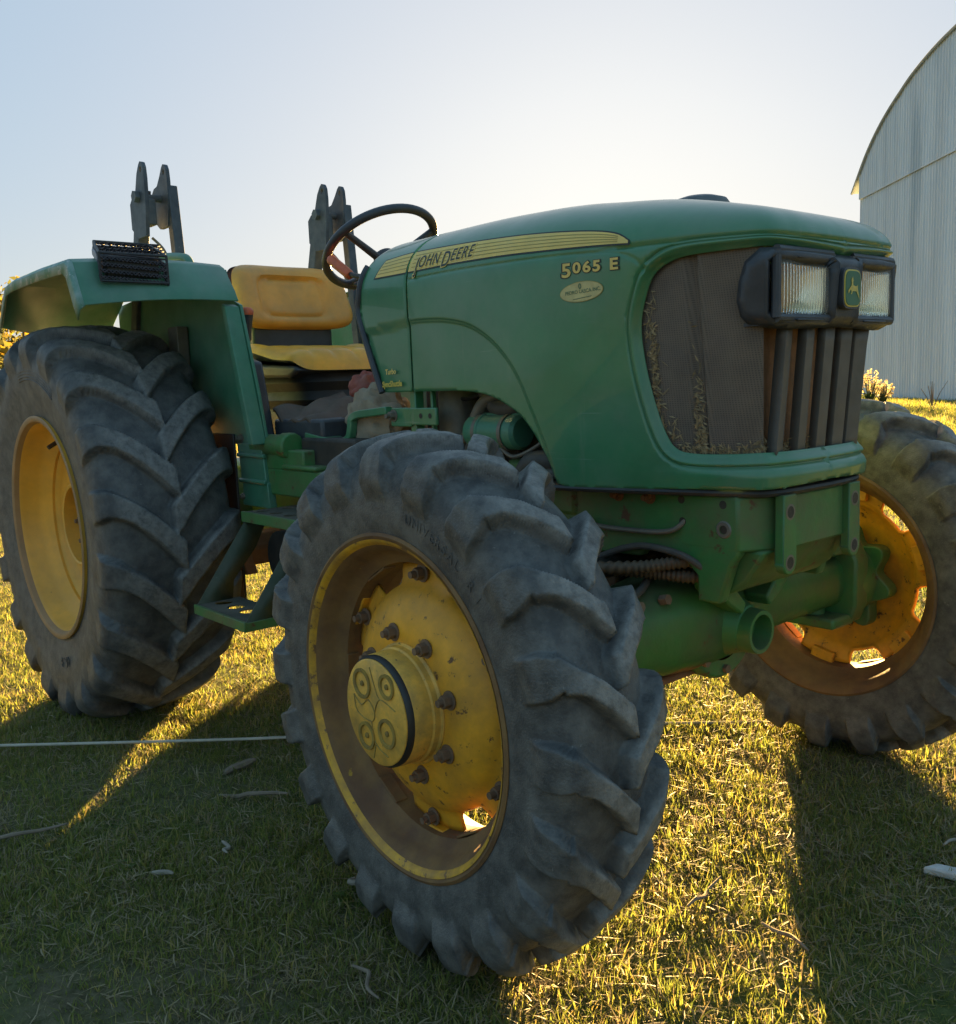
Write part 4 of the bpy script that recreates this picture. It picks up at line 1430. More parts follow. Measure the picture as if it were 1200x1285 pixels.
    mb.build('steering_stop', M['green_dirty'], ax, bevel=.008)
    for k, (p0, p1, p2, p3) in enumerate((((2.00, -.36, .712), (2.12, -.27, .712), (2.20, -.21, .724), (2.28, -.14, .735)), ((2.06, -.27, .700), (2.13, -.225, .695), (2.21, -.19, .690), (2.27, -.12, .690)))):
        pts = spline([p0, p1, p2, p3], 34)
        mb = P(); mb.tube(pts, [.0155 if (i // 2) % 2 else .0125 for i in range(len(pts))], 12)
        mb.build('hose', mat('brown_corrugated_hose', (.075, .05, .03), .6, dust=(.14, .10, .06), dust_amt=.5, dust_scale=30), ax, smooth=70)
    mb = P(); mb.cyl((1.95, -.40, .712), (2.02, -.345, .712), .013, 10); mb.cyl((1.92, -.42, .700), (1.98, -.38, .70), .018, 6)
    mb.build('hose_fitting', M['pipe'], ax, bevel=.001)
make_front()

# ------------------------------------------------------------------ engine bay, transmission, belly
def make_engine():
    en = empty('engine', TOFF, T)
    mb = P(); mb.box2((1.25, -.16, .60), (1.98, .16, 1.16)); mb.box2((1.30, -.14, .53), (1.85, .14, .60)); mb.build('engine_block', M['dark'], en, bevel=.012)
    mb = P(); mb.lathe([(1.555, .001), (1.555, .040), (1.562, .044), (1.60, .044), (1.603, .047), (1.612, .047), (1.615, .044), (1.735, .044), (1.744, .036), (1.744, .001)], (0, -.235, 1.000), 'x', 32)
    mb.build('filter_canister', M['green_fender'], en, smooth=35)
    mb = P(); mb.tube([(1.555, -.235, 1.043), (1.745, -.235, 1.043)], .006, 8); mb.build('canister_clamp', M['green'], en)
    mb = P(); mb.lathe([(.98, .055), (1.10, .055), (1.135, .035), (1.14, .001)], (1.44, -.19, 0), 'z', 28); mb.lathe([(.975, .058), (.985, .060), (.99, .058)], (1.44, -.19, 0), 'z', 28)
    mb.build('fuel_filter', M['pipe'], en, smooth=40)
    mb = P(); mb.tube([(1.36, -.22, .97), (1.48, -.235, .965), (1.545, -.24, 1.00), (1.60, -.235, 1.075), (1.68, -.21, 1.10), (1.78, -.17, 1.12)], .017, 12, smooth=8); mb.build('coolant_pipe', M['pipe'], en)
    mb = P(); mb.tube([(1.56, -.20, 1.12), (1.63, -.22, 1.066), (1.70, -.225, 1.062), (1.77, -.22, 1.10), (1.83, -.20, 1.13)], .024, 12, smooth=8); mb.build('hose', M['hose'], en)
    mb = P(); mb.tube([(1.53, -.25, .88), (1.545, -.25, .95), (1.58, -.25, .995), (1.60, -.24, 1.03)], .011, 10, smooth=8); mb.build('hose', M['hose'], en)
    mb = P(); mb.box2((1.66, -.22, .80), (1.90, -.15, .93)); mb.build('pump_body', M['green_dirty'], en, bevel=.012)
    mb = P(); mb.tube([(1.745, -.235, .84), (1.75, -.24, .90), (1.79, -.24, .93), (1.86, -.22, .93)], .026, 14, smooth=8); mb.build('elbow_pipe', M['hose'], en)
    mb = P(); mb.tube([(1.80, -.24, .86), (1.83, -.25, .90), (1.87, -.23, .90)], .012, 10, smooth=6); mb.cyl((1.84, -.23, .95), (1.885, -.22, .95), .022, 12); mb.build('hose', M['pipe'], en)
    for k in range(5):
        x0 = 1.40 + .09 * k
        mb = P(); mb.tube([(x0, -.17, .85), (x0 + .02, -.20, .98), (x0 + .05, -.19, 1.06), (x0 + .04, -.16, 1.15)], .006, 8, smooth=8); mb.build('wiring', M['black'], en)
    for k, pts in enumerate(([(1.38, -.20, 1.10), (1.50, -.215, 1.085), (1.60, -.21, 1.10), (1.74, -.20, 1.085)], [(1.42, -.22, .90), (1.50, -.235, .93), (1.57, -.225, .90), (1.66, -.235, .94)], [(1.60, -.235, .92), (1.66, -.25, .965), (1.72, -.25, .94), (1.80, -.24, .97), (1.86, -.235, 1.02)], [(1.34, -.23, .95), (1.37, -.24, 1.0), (1.43, -.25, .985), (1.50, -.25, .91)])):
        mb = P(); mb.tube(pts, (.006, .008, .005, .007)[k], 8, smooth=8); mb.build('wiring', (M['black'], M['hose'], M['pipe'], M['redcloth'])[k], en)
    for x_ in (1.60, 1.70):
        mb = P(); mb.lathe([(x_ - .006, .0455), (x_ - .006, .0475), (x_ + .006, .0475), (x_ + .006, .0455)], (0, -.235, 1.0), 'x', 28); mb.build('clamp_band', M['pipe'], en)
    # bracket under the cowl: post, clamp, drilled plate
    mb = P(); mb.box2((1.385, -.315, .86), (1.41, -.285, 1.115)); mb.box2((1.30, -.32, 1.015), (1.395, -.285, 1.066)); mb.box2((1.395, -.325, 1.02), (1.51, -.315, 1.066)); mb.box2((1.455, -.30, .92), (1.465, -.285, 1.11)); mb.build('cowl_bracket', M['green'], en, bevel=.003)
    mb = P(); 
    for x_ in (1.445, 1.485): mb.lathe([(-.3262, .007), (-.3262, .0005)], (x_, 0, 1.045), 'y', 14)  # the shade in the holes is painted as flat dark discs
    mb.build('bracket_hole_shade', M['dark'], en)
    mb = P(); hexnut(mb, (1.315, -.32, 1.045), -1, .012, .016, .012); mb.build('bracket_bolt', M['pipe'], en)
make_engine()

def make_belly():
    tr = empty('transmission', TOFF, T)
    mb = P(); mb.box2((-.20, -.19, .56), (1.30, .19, .86)); mb.box2((.25, -.15, .52), (1.10, .15, .56)); mb.build('housing', M['green_dirty'], tr, bevel=.03)
    mb = P(); mb.tube([(0, -.62, .68), (0, -.35, .68), (0, -.22, .68), (0, .22, .68), (0, .35, .68), (0, .62, .68)], [.10, .11, .17, .17, .11, .10], 24); mb.build('rear_axle', M['green_dirty'], tr)
    mb = P(); mb.prism([(.30, .62), (.50, .64), (.56, .60), (.56, .54), (.44, .545), (.30, .56)], 'y', -.46, -.20); mb.build('drawbar_arm', M['rust'], tr, bevel=.01)
    mb = P(); mb.prism([(.50, .665), (.56, .60), (.60, .52), (.57, .515), (.52, .58), (.47, .64)], 'y', -.44, -.40); mb.build('hanger', M['rust'], tr, bevel=.004)
    mb = P(); mb.lathe([(-.42, .001), (-.42, .085), (-.30, .085), (-.2, .085)], (.80, 0, .60), 'y', 24); mb.build('belly_drum', M['black'], tr)
    mb = P(); mb.prism([(.13, .62), (.21, .66), (.27, .55), (.21, .53)], 'y', -.44, -.36); mb.build('lift_link', M['rust'], tr, bevel=.004)
    # levers and pipework beside the platform
    mb = P(); mb.box2((.62, -.42, .88), (.98, -.30, .945)); mb.cyl((.66, -.40, .955), (.86, -.40, .955), .035, 16); mb.cyl((.84, -.40, .955), (.89, -.40, .955), .042, 12); mb.box2((.60, -.42, .80), (1.10, -.26, .885)); mb.box2((.86, -.43, .885), (1.06, -.36, .900)); mb.build('valve_block', M['green_dirty'], tr, bevel=.006)
    mb = P(); mb.box2((.90, -.38, .86), (1.20, -.24, .98)); mb.build('battery_box', M['dark'], tr, bevel=.01)
make_belly()

def make_pedal():
    mb = P()
    path = [(1.30, -.325, 1.060), (1.21, -.325, 1.053), (1.15, -.325, 1.048), (1.12, -.328, 1.035), (1.115, -.33, 1.005), (1.10, -.33, .978), (1.06, -.33, .966), (.98, -.33, .974), (.90, -.33, .984)]
    pts = spline(path, 5)
    vs, fs = [], []
    for i, p_ in enumerate(pts):
        w = .012 + .022 * smooth01((i - 25) / 10)
        t = (pts[min(i + 1, len(pts) - 1)] - pts[max(i - 1, 0)]).normalized()
        n_ = Vector((-t.z, 0, t.x))
        h_ = .011
        for dy, dn in ((-w, h_), (w, h_), (w, -h_), (-w, -h_)): vs.append(p_ + Vector((0, dy, 0)) + n_ * dn)
    for i in range(len(pts) - 1):
        for k in range(4): fs.append((4 * i + k, 4 * i + (k + 1) % 4, 4 * i + 4 + (k + 1) % 4, 4 * i + 4 + k))
    fs += [(0, 1, 2, 3), (4 * len(pts) - 4, 4 * len(pts) - 3, 4 * len(pts) - 2, 4 * len(pts) - 1)]
    mb.add(vs, fs)
    mb.build('brake_pedal', M['green'], bevel=.003)
make_pedal()

# ------------------------------------------------------------------ platform and steps
def plate_holes(mb, x0, x1, y0, y1, z, th, nx, ny, r):
    """tread plate with real round openings"""
    outer = dens([(x0, y0), (x1, y0), (x1, y1), (x0, y1)], .05)
    holes = []
    for i in range(nx):
        for j in range(ny):
            cx_, cy_ = x0 + (x1 - x0) * (i + .5) / nx, y0 + (y1 - y0) * (j + .5) / ny
            holes.append([(cx_ + r * math.cos(t), cy_ + r * math.sin(t)) for t in np.linspace(0, 2 * math.pi, 14, endpoint=False)])
    v, f = cdt_region(outer, holes, .04)
    n = len(v)
    vs = [(p_[0], p_[1], z) for p_ in v] + [(p_[0], p_[1], z - th) for p_ in v]
    fs = [tuple(t) for t in f] + [tuple(i + n for i in t[::-1]) for t in f]
    cnt = set()
    for t in f:
        for i in range(3): cnt.add((t[i], t[(i + 1) % 3]))
    for (p_, q_) in cnt:
        if (q_, p_) not in cnt: fs.append((p_, q_, q_ + n, p_ + n))
    mb.add(vs, fs)
def make_steps():
    dust_plate = mat('dusty_tread_plate', (.075, .07, .055), .9, spec=.2, dust=(.17, .145, .11), dust_amt=.8, dust_scale=8)
    for s in (-1, 1):
        st = empty('step', TOFF, T)
        mb = P(); plate_holes(mb, .85, 1.26, s * .30 if s > 0 else -.56, .56 if s > 0 else -.30, .768, .004, 5, 3, .020); mb.build('platform_tread', dust_plate, st, smooth=0)
        mb = P(); mb.box2((.845, s * .555, .738), (1.265, s * .567, .7695)); mb.box2((.845, s * .30, .738), (.853, s * .556, .767)); mb.build('platform_edge', M['green_dirty'], st, bevel=.002)
        mb = P(); plate_holes(mb, .86, 1.17, s * .60 if s > 0 else -.735, .735 if s > 0 else -.60, .515, .004, 4, 1, .026); mb.build('step_tread', dust_plate, st, smooth=0)
        mb = P(); mb.box2((.855, s * .732, .488), (1.175, s * .742, .5162)); mb.box2((.855, s * .598, .488), (.863, s * .733, .514)); mb.box2((1.167, s * .598, .488), (1.175, s * .733, .514)); mb.build('step_edge', M['green_dirty'], st, bevel=.002)
        # hanger plate: a slanted web from platform to step
        for x_ in (.866, 1.172):
            mb = P(); mb.add([(x_, s * .562, .745), (x_, s * .49, .745), (x_, s * .535, .66), (x_, s * .615, .57), (x_, s * .625, .500), (x_, s * .735, .500), (x_, s * .735, .512)], [(0, 1, 2, 3, 4, 5, 6)])
            mb.build('step_hanger', M['hanger'], st, solid=.006)
make_steps()

# ------------------------------------------------------------------ fenders
def make_fender(s):
    f = empty('fender', TOFF, T)
    # top sheet: side profile lofted from the inner edge to the flared outer lip
    prof_o = [(.648, 1.345), (.655, 1.388), (.630, 1.432), (.585, 1.515), (.555, 1.528), (.30, 1.532), (.0, 1.530), (-.09, 1.522), (-.125, 1.495), (-.235, 1.385)]
    prof_i = [(.655, 1.372), (.660, 1.412), (.640, 1.446), (.575, 1.522), (.545, 1.536), (.30, 1.540), (.0, 1.538), (-.30, 1.51), (-.45, 1.42), (-.55, 1.30)]
    n = len(prof_o); ny = 8
    vs, fs = [], []
    for j in range(ny + 1):
        t = j / ny
        y_ = -.43 - .475 * t
        for i in range(n):
            x_ = prof_i[i][0] * (1 - t) + prof_o[i][0] * t; z_ = prof_i[i][1] * (1 - t) + prof_o[i][1] * t
            vs.append((x_, y_ * -s, z_ + .010 * math.sin(math.pi * t)))
    for j in range(ny):
        for i in range(1, n - 1):
            a_ = j * n + i; fs.append((a_, a_ + 1, a_ + n + 1, a_ + n))
    top_v, top_f = vs, fs
    # lip turned down at the outer edge
    vs = vs[ny * n:]; fs = []; base = len(vs)
    for i in range(n): vs.append((prof_o[i][0] * .985, -.918 * -s, prof_o[i][1] - .012))
    for i in range(n): vs.append((prof_o[i][0] * .955, -.920 * -s, prof_o[i][1] - .040))
    for i in range(1, n - 1):
        fs.append((i, i + 1, base + i + 1, base + i)); fs.append((base + i, base + i + 1, base + n + i + 1, base + n + i))
    mb = P(); mb.add(vs, fs); mb.build('fender_lip', M['lip_worn'], f, solid=.005, smooth=30)
    mb = P(); mb.add(top_v, top_f)
    o = mb.build('fender_top', M['green_fender'], f, solid=.005, smooth=30)
    md = o.modifiers.new('bevel', 'BEVEL'); md.width = .006; md.segments = 2; md.limit_method = 'ANGLE'; md.angle_limit = R(30)
    # inner mudguard wall
    wall = [(.60, 1.42), (.655, 1.40), (.735, 1.12), (.768, .975), (.765, .955), (.55, .955), (.35, .98), (.10, 1.05), (-.40, 1.10), (-.40, 1.48), (.30, 1.53), (.56, 1.52)]
    mb = P(); mb.prism(wall, 'y', s * .415, s * .425); mb.build('inner_panel', M['green_fender'], f, bevel=.002)
    # front flange of the wall, a shallow channel
    mb = P()
    mb.prism([(.622, 1.405), (.652, 1.395), (.772, .96), (.742, .96)], 'y', s * .425, s * .475)
    mb.build('front_flange', M['green_fender'], f, bevel=.004)
    mb = P(); mb.box2((-.55, s * .442, .42), (.59, s * .450, .99)); mb.build('sun_block_sheet', M['black'], f, bevel=.002)  # sheet added to darken the gap and keep sun off the rear wheel
    # brace post below, with pressed ribs
    mb = P()
    br = [(.575, .96), (.745, .96), (.742, .925), (.752, .92), (.760, .84), (.768, .835), (.775, .755), (.59, .755), (.60, .835), (.59, .84), (.585, .92), (.578, .925)]
    mb.prism(br, 'y', s * .405, s * .432); 
    for zz in (.922, .838): mb.cyl((.585, s * .434, zz), (.765, s * .434, zz), .008, 8)
    mb.build('brace', M['green_fender'], f, bevel=.004)
    mb = P()
    for x_, zz in ((.60, .975), (.72, .975), (.60, .785)): hexnut(mb, (x_, s * .427, zz), s, .011, .012, .006)
    mb.build('brace_bolt', M['pipe'], f)
    mb = P(); mb.prism([(.18, 1.02), (.26, 1.02), (.26, 1.36), (.18, 1.36)], 'y', s * .43, s * .47); mb.build('stay', M['pipe'], f, bevel=.003)
    # grab rail
    mb = P()
    mb.tube([(.12, s * .50, 1.56), (.14, s * .50, 1.595), (.30, s * .50, 1.588), (.425, s * .50, 1.572), (.47, s * .50, 1.555), (.487, s * .50, 1.52), (.495, s * .50, 1.46)], .0125, 12, smooth=7)
    mb.build('grab_rail', M['green_fender'], f)
    # small vent mark on the slope, as printed
    mb = P()
    for k in range(7):
        mb.box((.50 + .006 * (k % 3) - .012, s * (.545 + .012 * k - .03), 1.512 - .01 * (k % 2)), (.006, .008, .006))
    mb.build('worn_sticker', mat('sticker_grey', (.28, .32, .40), .6), f)
    return f
make_fender(-1); make_fender(1)

def make_work_lamp():
    wl = empty('work_lamp', TOFF, T)
    # lamp body
    x0, x1, y0, y1 = .52, .625, -.845, -.645
    mb = P()
    mb.prism([(x0, 1.545), (x1 - .05, 1.525), (x1 - .012, 1.470), (x1, 1.476), (x1 + .004, 1.530), (x1 - .03, 1.545), (x0, 1.578)], 'y', y0 + .02, y1 - .02)
    mb.build('lamp_body', M['black'], wl, bevel=.012)
    mb = P(); mb.prism([(x0 + .02, 1.545), (x1 - .02, 1.492), (x1 - .012, 1.53), (x0 + .02, 1.565)], 'y', y0 + .012, y0 + .021); mb.build('lamp_side_glass', mat('pink_grey_lens', (.30, .24, .24), .3), wl, bevel=.004)
    # expanded metal guard: diamond wires on front, top, sides
    mb = P()
    def face(P00, P10, P01, nu, nv, r=.0023):
        P00, P10, P01 = Vector(P00), Vector(P10), Vector(P01)
        U, V = P10 - P00, P01 - P00
        Nn = U.cross(V).normalized() * .003
        for j in range(nv + 1):
            for sg in (0, 1):
                pts = []
                for i in range(nu * 2 + 1):
                    vv = (j + (.5 if (i + sg) % 2 else 0)) / nv
                    if vv > 1.0: vv = 1.0
                    pts.append(P00 + U * (i / (nu * 2)) + V * vv + Nn * (1 if sg else -1) * .3)
                mb.tube(pts, r, 5)
    f_bl, f_br, f_tl = (x1 + .012, y0, 1.465), (x1 + .012, y1, 1.455), (x1 + .010, y0, 1.540)
    face(f_bl, f_br, f_tl, 9, 4, .0028)
    face((x1 + .010, y0, 1.540), (x1 + .010, y1, 1.540), (x0 - .02, y0 + .035, 1.592), 9, 4, .0028)
    face((x0 - .02, y0 + .035, 1.545), (x1 + .012, y0, 1.465), (x0 - .02, y0 + .035, 1.592), 5, 4, .0026)
    face((x0 - .02, y1, 1.545), (x1 + .012, y1, 1.455), (x0 - .02, y1, 1.592), 5, 4, .0026)
    mb.build('wire_guard', mat('guard_wire_dark', (.035, .03, .035), .5, .4, dust=(.12, .09, .09), dust_amt=.5, dust_scale=30), wl, smooth=60)
    mb = P()
    for y_, yb in ((y0, y0 + .035), (y1, y1)):
        mb.tube([(x0 - .02, yb, 1.545), (x1 + .012, y_, 1.46), (x1 + .010, y_, 1.540), (x0 - .02, yb, 1.592), (x0 - .02, yb, 1.545)], .004, 6)
    for (x_, z_) in ((x1 + .012, 1.46), (x1 + .01, 1.540), (x0 - .02, 1.592)):
        mb.cyl((x_, y0 + (.035 if x_ < x0 else 0), z_), (x_, y1, z_), .004, 6)
    mb.build('guard_frame', M['black'], wl)
make_work_lamp()

# ------------------------------------------------------------------ folding roll-bar posts
def make_rops(yc):
    r = empty('rollbar_post', TOFF, T)
    # outer leg leaning back, boxed
    def leg(x_top, z_top, x_bot, z_bot, y_, wx, wy, name, ma):
        mb = P()
        vs = []
        for x_, z_ in ((x_bot, z_bot), (x_top, z_top)):
            vs += [(x_ - wx / 2, y_ - wy / 2, z_), (x_ + wx / 2, y_ - wy / 2, z_), (x_ + wx / 2, y_ + wy / 2, z_), (x_ - wx / 2, y_ + wy / 2, z_)]
        mb.add(vs, [(0, 1, 5, 4), (1, 2, 6, 5), (2, 3, 7, 6), (3, 0, 4, 7), (0, 3, 2, 1), (4, 5, 6, 7)])
        mb.build(name, ma, r, bevel=.004)
    leg(-.055, 1.87, -.30, 1.10, yc - .036, .055, .042, 'post', M['rops'])
    leg(.012, 1.885, .085, 1.05, yc + .042, .042, .036, 'post', M['rops'])
    # ear plates with eye holes
    for dy, z0 in ((-.058, 1.70), (.027, 1.74)):
        mb = P()
        prof = [(-.06, z0 + .0), (-.115, z0 + .04), (-.115, z0 + .13), (-.09, z0 + .15), (-.06, z0 + .155), (-.03, 1.925), (-.008, 1.952), (.006, 1.962), (.020, 1.957), (.030, 1.94), (.034, 1.90), (.030, 1.80), (.012, z0)]
        y_ = yc + dy
        hole = [(.008 + .009 * math.cos(t), 1.933 + .011 * math.sin(t)) for t in np.linspace(0, 2 * math.pi, 12, endpoint=False)]
        v, f = cdt_region(dens(prof, .03), [hole], .03)
        n = len(v)
        vs = [(p_[0], y_ - .007, p_[1]) for p_ in v] + [(p_[0], y_ + .007, p_[1]) for p_ in v]
        fs = [tuple(t) for t in f] + [tuple(i + n for i in t[::-1]) for t in f]
        cnt = set((t[i], t[(i + 1) % 3]) for t in f for i in range(3))
        fs += [(p_, q_, q_ + n, p_ + n) for (p_, q_) in cnt if (q_, p_) not in cnt]
        mb.add(vs, fs)
        mb.build('ear_plate', M['rops'], r, smooth=20)
    mb = P()
    mb.cyl((-.035, yc - .075, 1.845), (-.035, yc + .075, 1.845), .013, 12); mb.cyl((-.035, yc - .082, 1.845), (-.035, yc - .060, 1.845), .022, 6)
    mb.build('hinge_pin', M['rops_worn'], r)
    mb = P(); mb.box2((-.07, yc - .050, 1.745), (-.01, yc - .008, 1.84)); mb.build('hinge_block', M['rops_worn'], r, bevel=.006)
    mb = P(); mb.tube([(-.02, yc - .03, 1.70), (0, yc, 1.66), (.02, yc + .01, 1.61), (.035, yc + .02, 1.55)], .005, 6, smooth=6); mb.build('retaining_chain', M['pipe'], r)
make_rops(-.385); make_rops(.372)

# ------------------------------------------------------------------ seat, steering wheel, levers
def cushion(name, fn, nu, nv, ma, parent, sub=1):
    vs = []; fs = []
    for i in range(nu + 1):
        for j in range(nv + 1): vs.append(fn(i / nu, j / nv))
    for i in range(nu):
        for j in range(nv):
            a_ = i * (nv + 1) + j; fs.append((a_, a_ + nv + 1, a_ + nv + 2, a_ + 1))
    mb = P(); mb.add(vs, fs)
    return mb.build(name, ma, parent, smooth=70, solid=.03, sub=sub)
def make_seat():
    st = empty('seat', TOFF, T)
    SX = .18
    # backrest: rounded pad with a pressed rectangle
    def pad(front):
        vs, fs = [], []
        nu, nv = 44, 30
        hw, z0, z1 = .255, 1.352, 1.597
        for i in range(nu + 1):
            for j in range(nv + 1):
                u_ = -1 + 2 * i / nu; v_ = -1 + 2 * j / nv
                # squircle mapping for rounded corners
                k = 5.0
                m_ = (abs(u_) ** k + abs(v_) ** k) ** (1 / k); mm = max(abs(u_), abs(v_), 1e-6)
                uu, vv = u_ * mm / max(m_, 1e-6), v_ * mm / max(m_, 1e-6)
                ww = hw * (1 - .10 * (1 + vv) / 2 * (1 if True else 0))
                edge = max(abs(u_), abs(v_))
                th = .055 * math.sqrt(max(0, 1 - edge ** 6))
                # pressed panel
                px_ = ((abs(uu) / .56) ** 6 + (abs(vv + .02) / .58) ** 6) ** (1 / 6)
                groove = .019 * math.exp(-((px_ - 1) / .085) ** 2) if px_ < 1.6 else 0
                x_ = SX + .05 * (uu * uu) + (.02 + th - groove - .010 * float(smooth01((1 - px_) / .1))) * (1 if front else .3) * (1 if front else -1)
                lean = -.09 * (vv * .5)
                vs.append((x_ + lean, ww * uu, (z0 + z1) / 2 + (z1 - z0) / 2 * vv))
        for i in range(nu):
            for j in range(nv):
                a_ = i * (nv + 1) + j; fs.append((a_, a_ + nv + 1, a_ + nv + 2, a_ + 1))
        return vs, fs
    mb = P(); mb.add(*pad(True)); o = mb.build('backrest', M['vinyl'], st, smooth=60)
    mb = P(); v_, f_ = pad(False); mb.add([(a - .012, b * 1.01, c_) for a, b, c_ in v_], f_); mb.build('backrest_shell', M['black_plastic'], st, smooth=60)
    # cushion: pleated pad, raised side bolsters, rolled front edge
    for top in (True, False):
        vs, fs = [], []
        nu, nv = 40, 64
        for i in range(nu + 1):
            for j in range(nv + 1):
                u_ = -1 + 2 * i / nu; v_ = -1 + 2 * j / nv
                k = 6.0
                m_ = (abs(u_) ** k + abs(v_) ** k) ** (1 / k); mm = max(abs(u_), abs(v_), 1e-6)
                uu, vv = u_ * mm / max(m_, 1e-6), v_ * mm / max(m_, 1e-6)
                e = max(abs(u_), abs(v_))
                th = .044 * math.sqrt(max(0, 1 - e ** 6))
                pleat = .011 * (1 - abs(math.sin(vv * math.pi * 3))) ** 2 * float(smooth01((.86 - abs(vv)) / .1)) * float(smooth01((.95 - e) / .2))
                bol = .020 * float(smooth01((abs(vv) - .72) / .2)) * float(smooth01((.4 - uu) / .9))
                z_ = 1.236 - .018 * uu + bol + (th - pleat if top else -th * .35) - .030 * float(smooth01((uu - .72) / .28))
                vs.append((.46 + .235 * uu, .25 * vv, z_))
        for i in range(nu):
            for j in range(nv):
                a_ = i * (nv + 1) + j; fs.append((a_, a_ + nv + 1, a_ + nv + 2, a_ + 1))
        mb = P(); mb.add(vs, fs)
        mb.build('cushion' if top else 'cushion_base', M['vinyl_bright'] if top else M['black_plastic'], st, smooth=60)
    mb = P()
    mb.prism([(.24, 1.225), (.64, 1.205), (.67, 1.19), (.60, 1.165), (.30, 1.175), (.24, 1.195)], 'y', -.24, .24)
    mb.build('seat_pan', M['black_plastic'], st, bevel=.012)
    mb = P()
    mb.prism([(.16, 1.20), (.24, 1.20), (.245, 1.40), (.15, 1.40)], 'y', -.17, .17); mb.build('back_bracket', M['black_plastic'], st, bevel=.01)
    # suspension cover: bellows
    mb = P()
    prof = []
    n = 40
    vs, fs = [], []
    for i, (w, z_) in enumerate([(.20, 1.18), (.215, 1.15), (.195, 1.12), (.215, 1.09), (.195, 1.06), (.21, 1.03), (.20, .98), (.22, .88)]):
        for k in range(n):
            t = 2 * math.pi * k / n; c_, s_ = math.cos(t), math.sin(t); e = .45
            vs.append((.44 + (w + .02) * math.copysign(abs(c_) ** e, c_), w * math.copysign(abs(s_) ** e, s_), z_))
    for i in range(7):
        for k in range(n): fs.append((i * n + k, i * n + (k + 1) % n, (i + 1) * n + (k + 1) % n, (i + 1) * n + k))
    mb.add(vs, fs); mb.build('suspension_bellows', M['black'], st, smooth=50)
    return st
make_seat()

def make_steering():
    sw = empty('steering_wheel', TOFF, T)
    C = Vector((.84, 0, 1.575)); t = R(33)
    nrm = Vector((-math.sin(t), 0, math.cos(t))); e1 = Vector((0, 1, 0)); e2 = nrm.cross(e1)
    Rw = .188
    mb = P(); mb.tube([C + Rw * (math.cos(a) * e1 + math.sin(a) * e2) for a in np.linspace(0, 2 * math.pi, 64, endpoint=False)], .0145, 14, closed=True); mb.build('wheel_ring', M['black_plastic'], sw, smooth=80)
    hub = C - nrm * .055
    for a in (R(-35), R(100), R(200)):
        d = math.cos(a) * e1 + math.sin(a) * e2
        mb = P(); mb.tube([hub, hub + d * .05 + nrm * .005, C + d * (Rw - .004)], [.016, .013, .0105], 10); mb.build('spoke', M['black_plastic'], sw)
    mb = P(); mb.tube([hub + nrm * .03, hub - nrm * .02], [.036, .042], 24); mb.build('hub_cap', M['black_plastic'], sw, bevel=.005)
    mb = P(); mb.tube([hub, hub - nrm * .35 + Vector((.12, 0, 0))], [.03, .045], 16); mb.build('steering_column', M['black_plastic'], sw)
    lv = empty('shuttle_lever', TOFF, T)
    mb = P(); mb.tube([(1.16, -.20, 1.44), (1.03, -.20, 1.455), (.94, -.20, 1.475)], .008, 10, smooth=6); mb.build('lever_rod', M['black'], lv)
    mb = P(); mb.tube([(.955, -.20, 1.468), (.945, -.20, 1.474), (.858, -.20, 1.524), (.848, -.20, 1.530)], [.010, .0155, .0165, .010], 14, smooth=4); mb.build('lever_grip', M['orange'], lv)
    mb = P(); mb.tube([(1.15, -.16, 1.42), (1.02, -.16, 1.435), (.93, -.165, 1.445)], .008, 10, smooth=6); mb.build('stalk', M['black'], lv)
make_steering()
def make_lever():
    lv = empty('control_lever', TOFF, T)
    mb = P(); mb.tube([(.62, -.385, 1.345), (.60, -.383, 1.20), (.60, -.38, .95)], [.010, .007, .008], 10); mb.build('lever_rod', M['green_dirty'], lv)
    mb = P(); mb.tube([(.612, -.385, 1.29), (.615, -.385, 1.33), (.62, -.386, 1.372)], [.012, .015, .021], 14); mb.build('lever_grip', M['black_plastic'], lv)
    mb = P(); mb.lathe([(1.371, .0215), (1.384, .0235), (1.394, .017), (1.397, .001)], (.62, -.386, 0), 'z', 20); mb.build('knob', M['orange'], lv, smooth=60)
    mb = P(); mb.prism([(.52, .95), (.72, .95), (.66, 1.22), (.58, 1.24)], 'y', -.40, -.36); mb.build('lever_console', M['black_plastic'], lv, bevel=.01)
make_lever()

# ------------------------------------------------------------------ loose things on the tractor
def crumple(name, base, ma, amp, freq, seed, sub=0):
    """crumpled cloth lump: displaced sphere sheet, base gives centre and radii"""
    (cx_, cy_, cz_), (rx, ry, rz_) = base
    rg = np.random.default_rng(seed)
    nu, nv = 44, 28
    vs, fs = [], []
    ks = [(rg.normal(0, freq, 3), rg.uniform(0, 6.28)) for _ in range(14)]
    for j in range(nv + 1):
        ph = math.pi * j / nv
        for i in range(nu):
            t = 2 * math.pi * i / nu
            d = np.array([math.sin(ph) * math.cos(t), math.sin(ph) * math.sin(t), math.cos(ph)])
            h = 0
            for kx, p0 in ks: h += abs(math.sin(float(d @ kx) + p0)) / len(ks)
            r_ = 1 + amp * (h - .62) * 3
            z_ = d[2] * r_
            if z_ < -.6: z_ = -.6 + (z_ + .6) * .2
            vs.append((cx_ + rx * d[0] * r_, cy_ + ry * d[1] * r_, cz_ + rz_ * z_))
    for j in range(nv):
        for i in range(nu): fs.append((j * nu + i, j * nu + (i + 1) % nu, (j + 1) * nu + (i + 1) % nu, (j + 1) * nu + i))
    mb = MB(); mb.add(vs, fs)
    return mb.build(name, ma, None, smooth=50)
o = crumple('cloth_sack', ((1.13, -.245, 1.01), (.13, .075, .115)), M['cloth'], .32, 4.2, 3)
tag(o, 'crumpled beige cloth sack lying on the driver platform beside the pedal', 'sack')
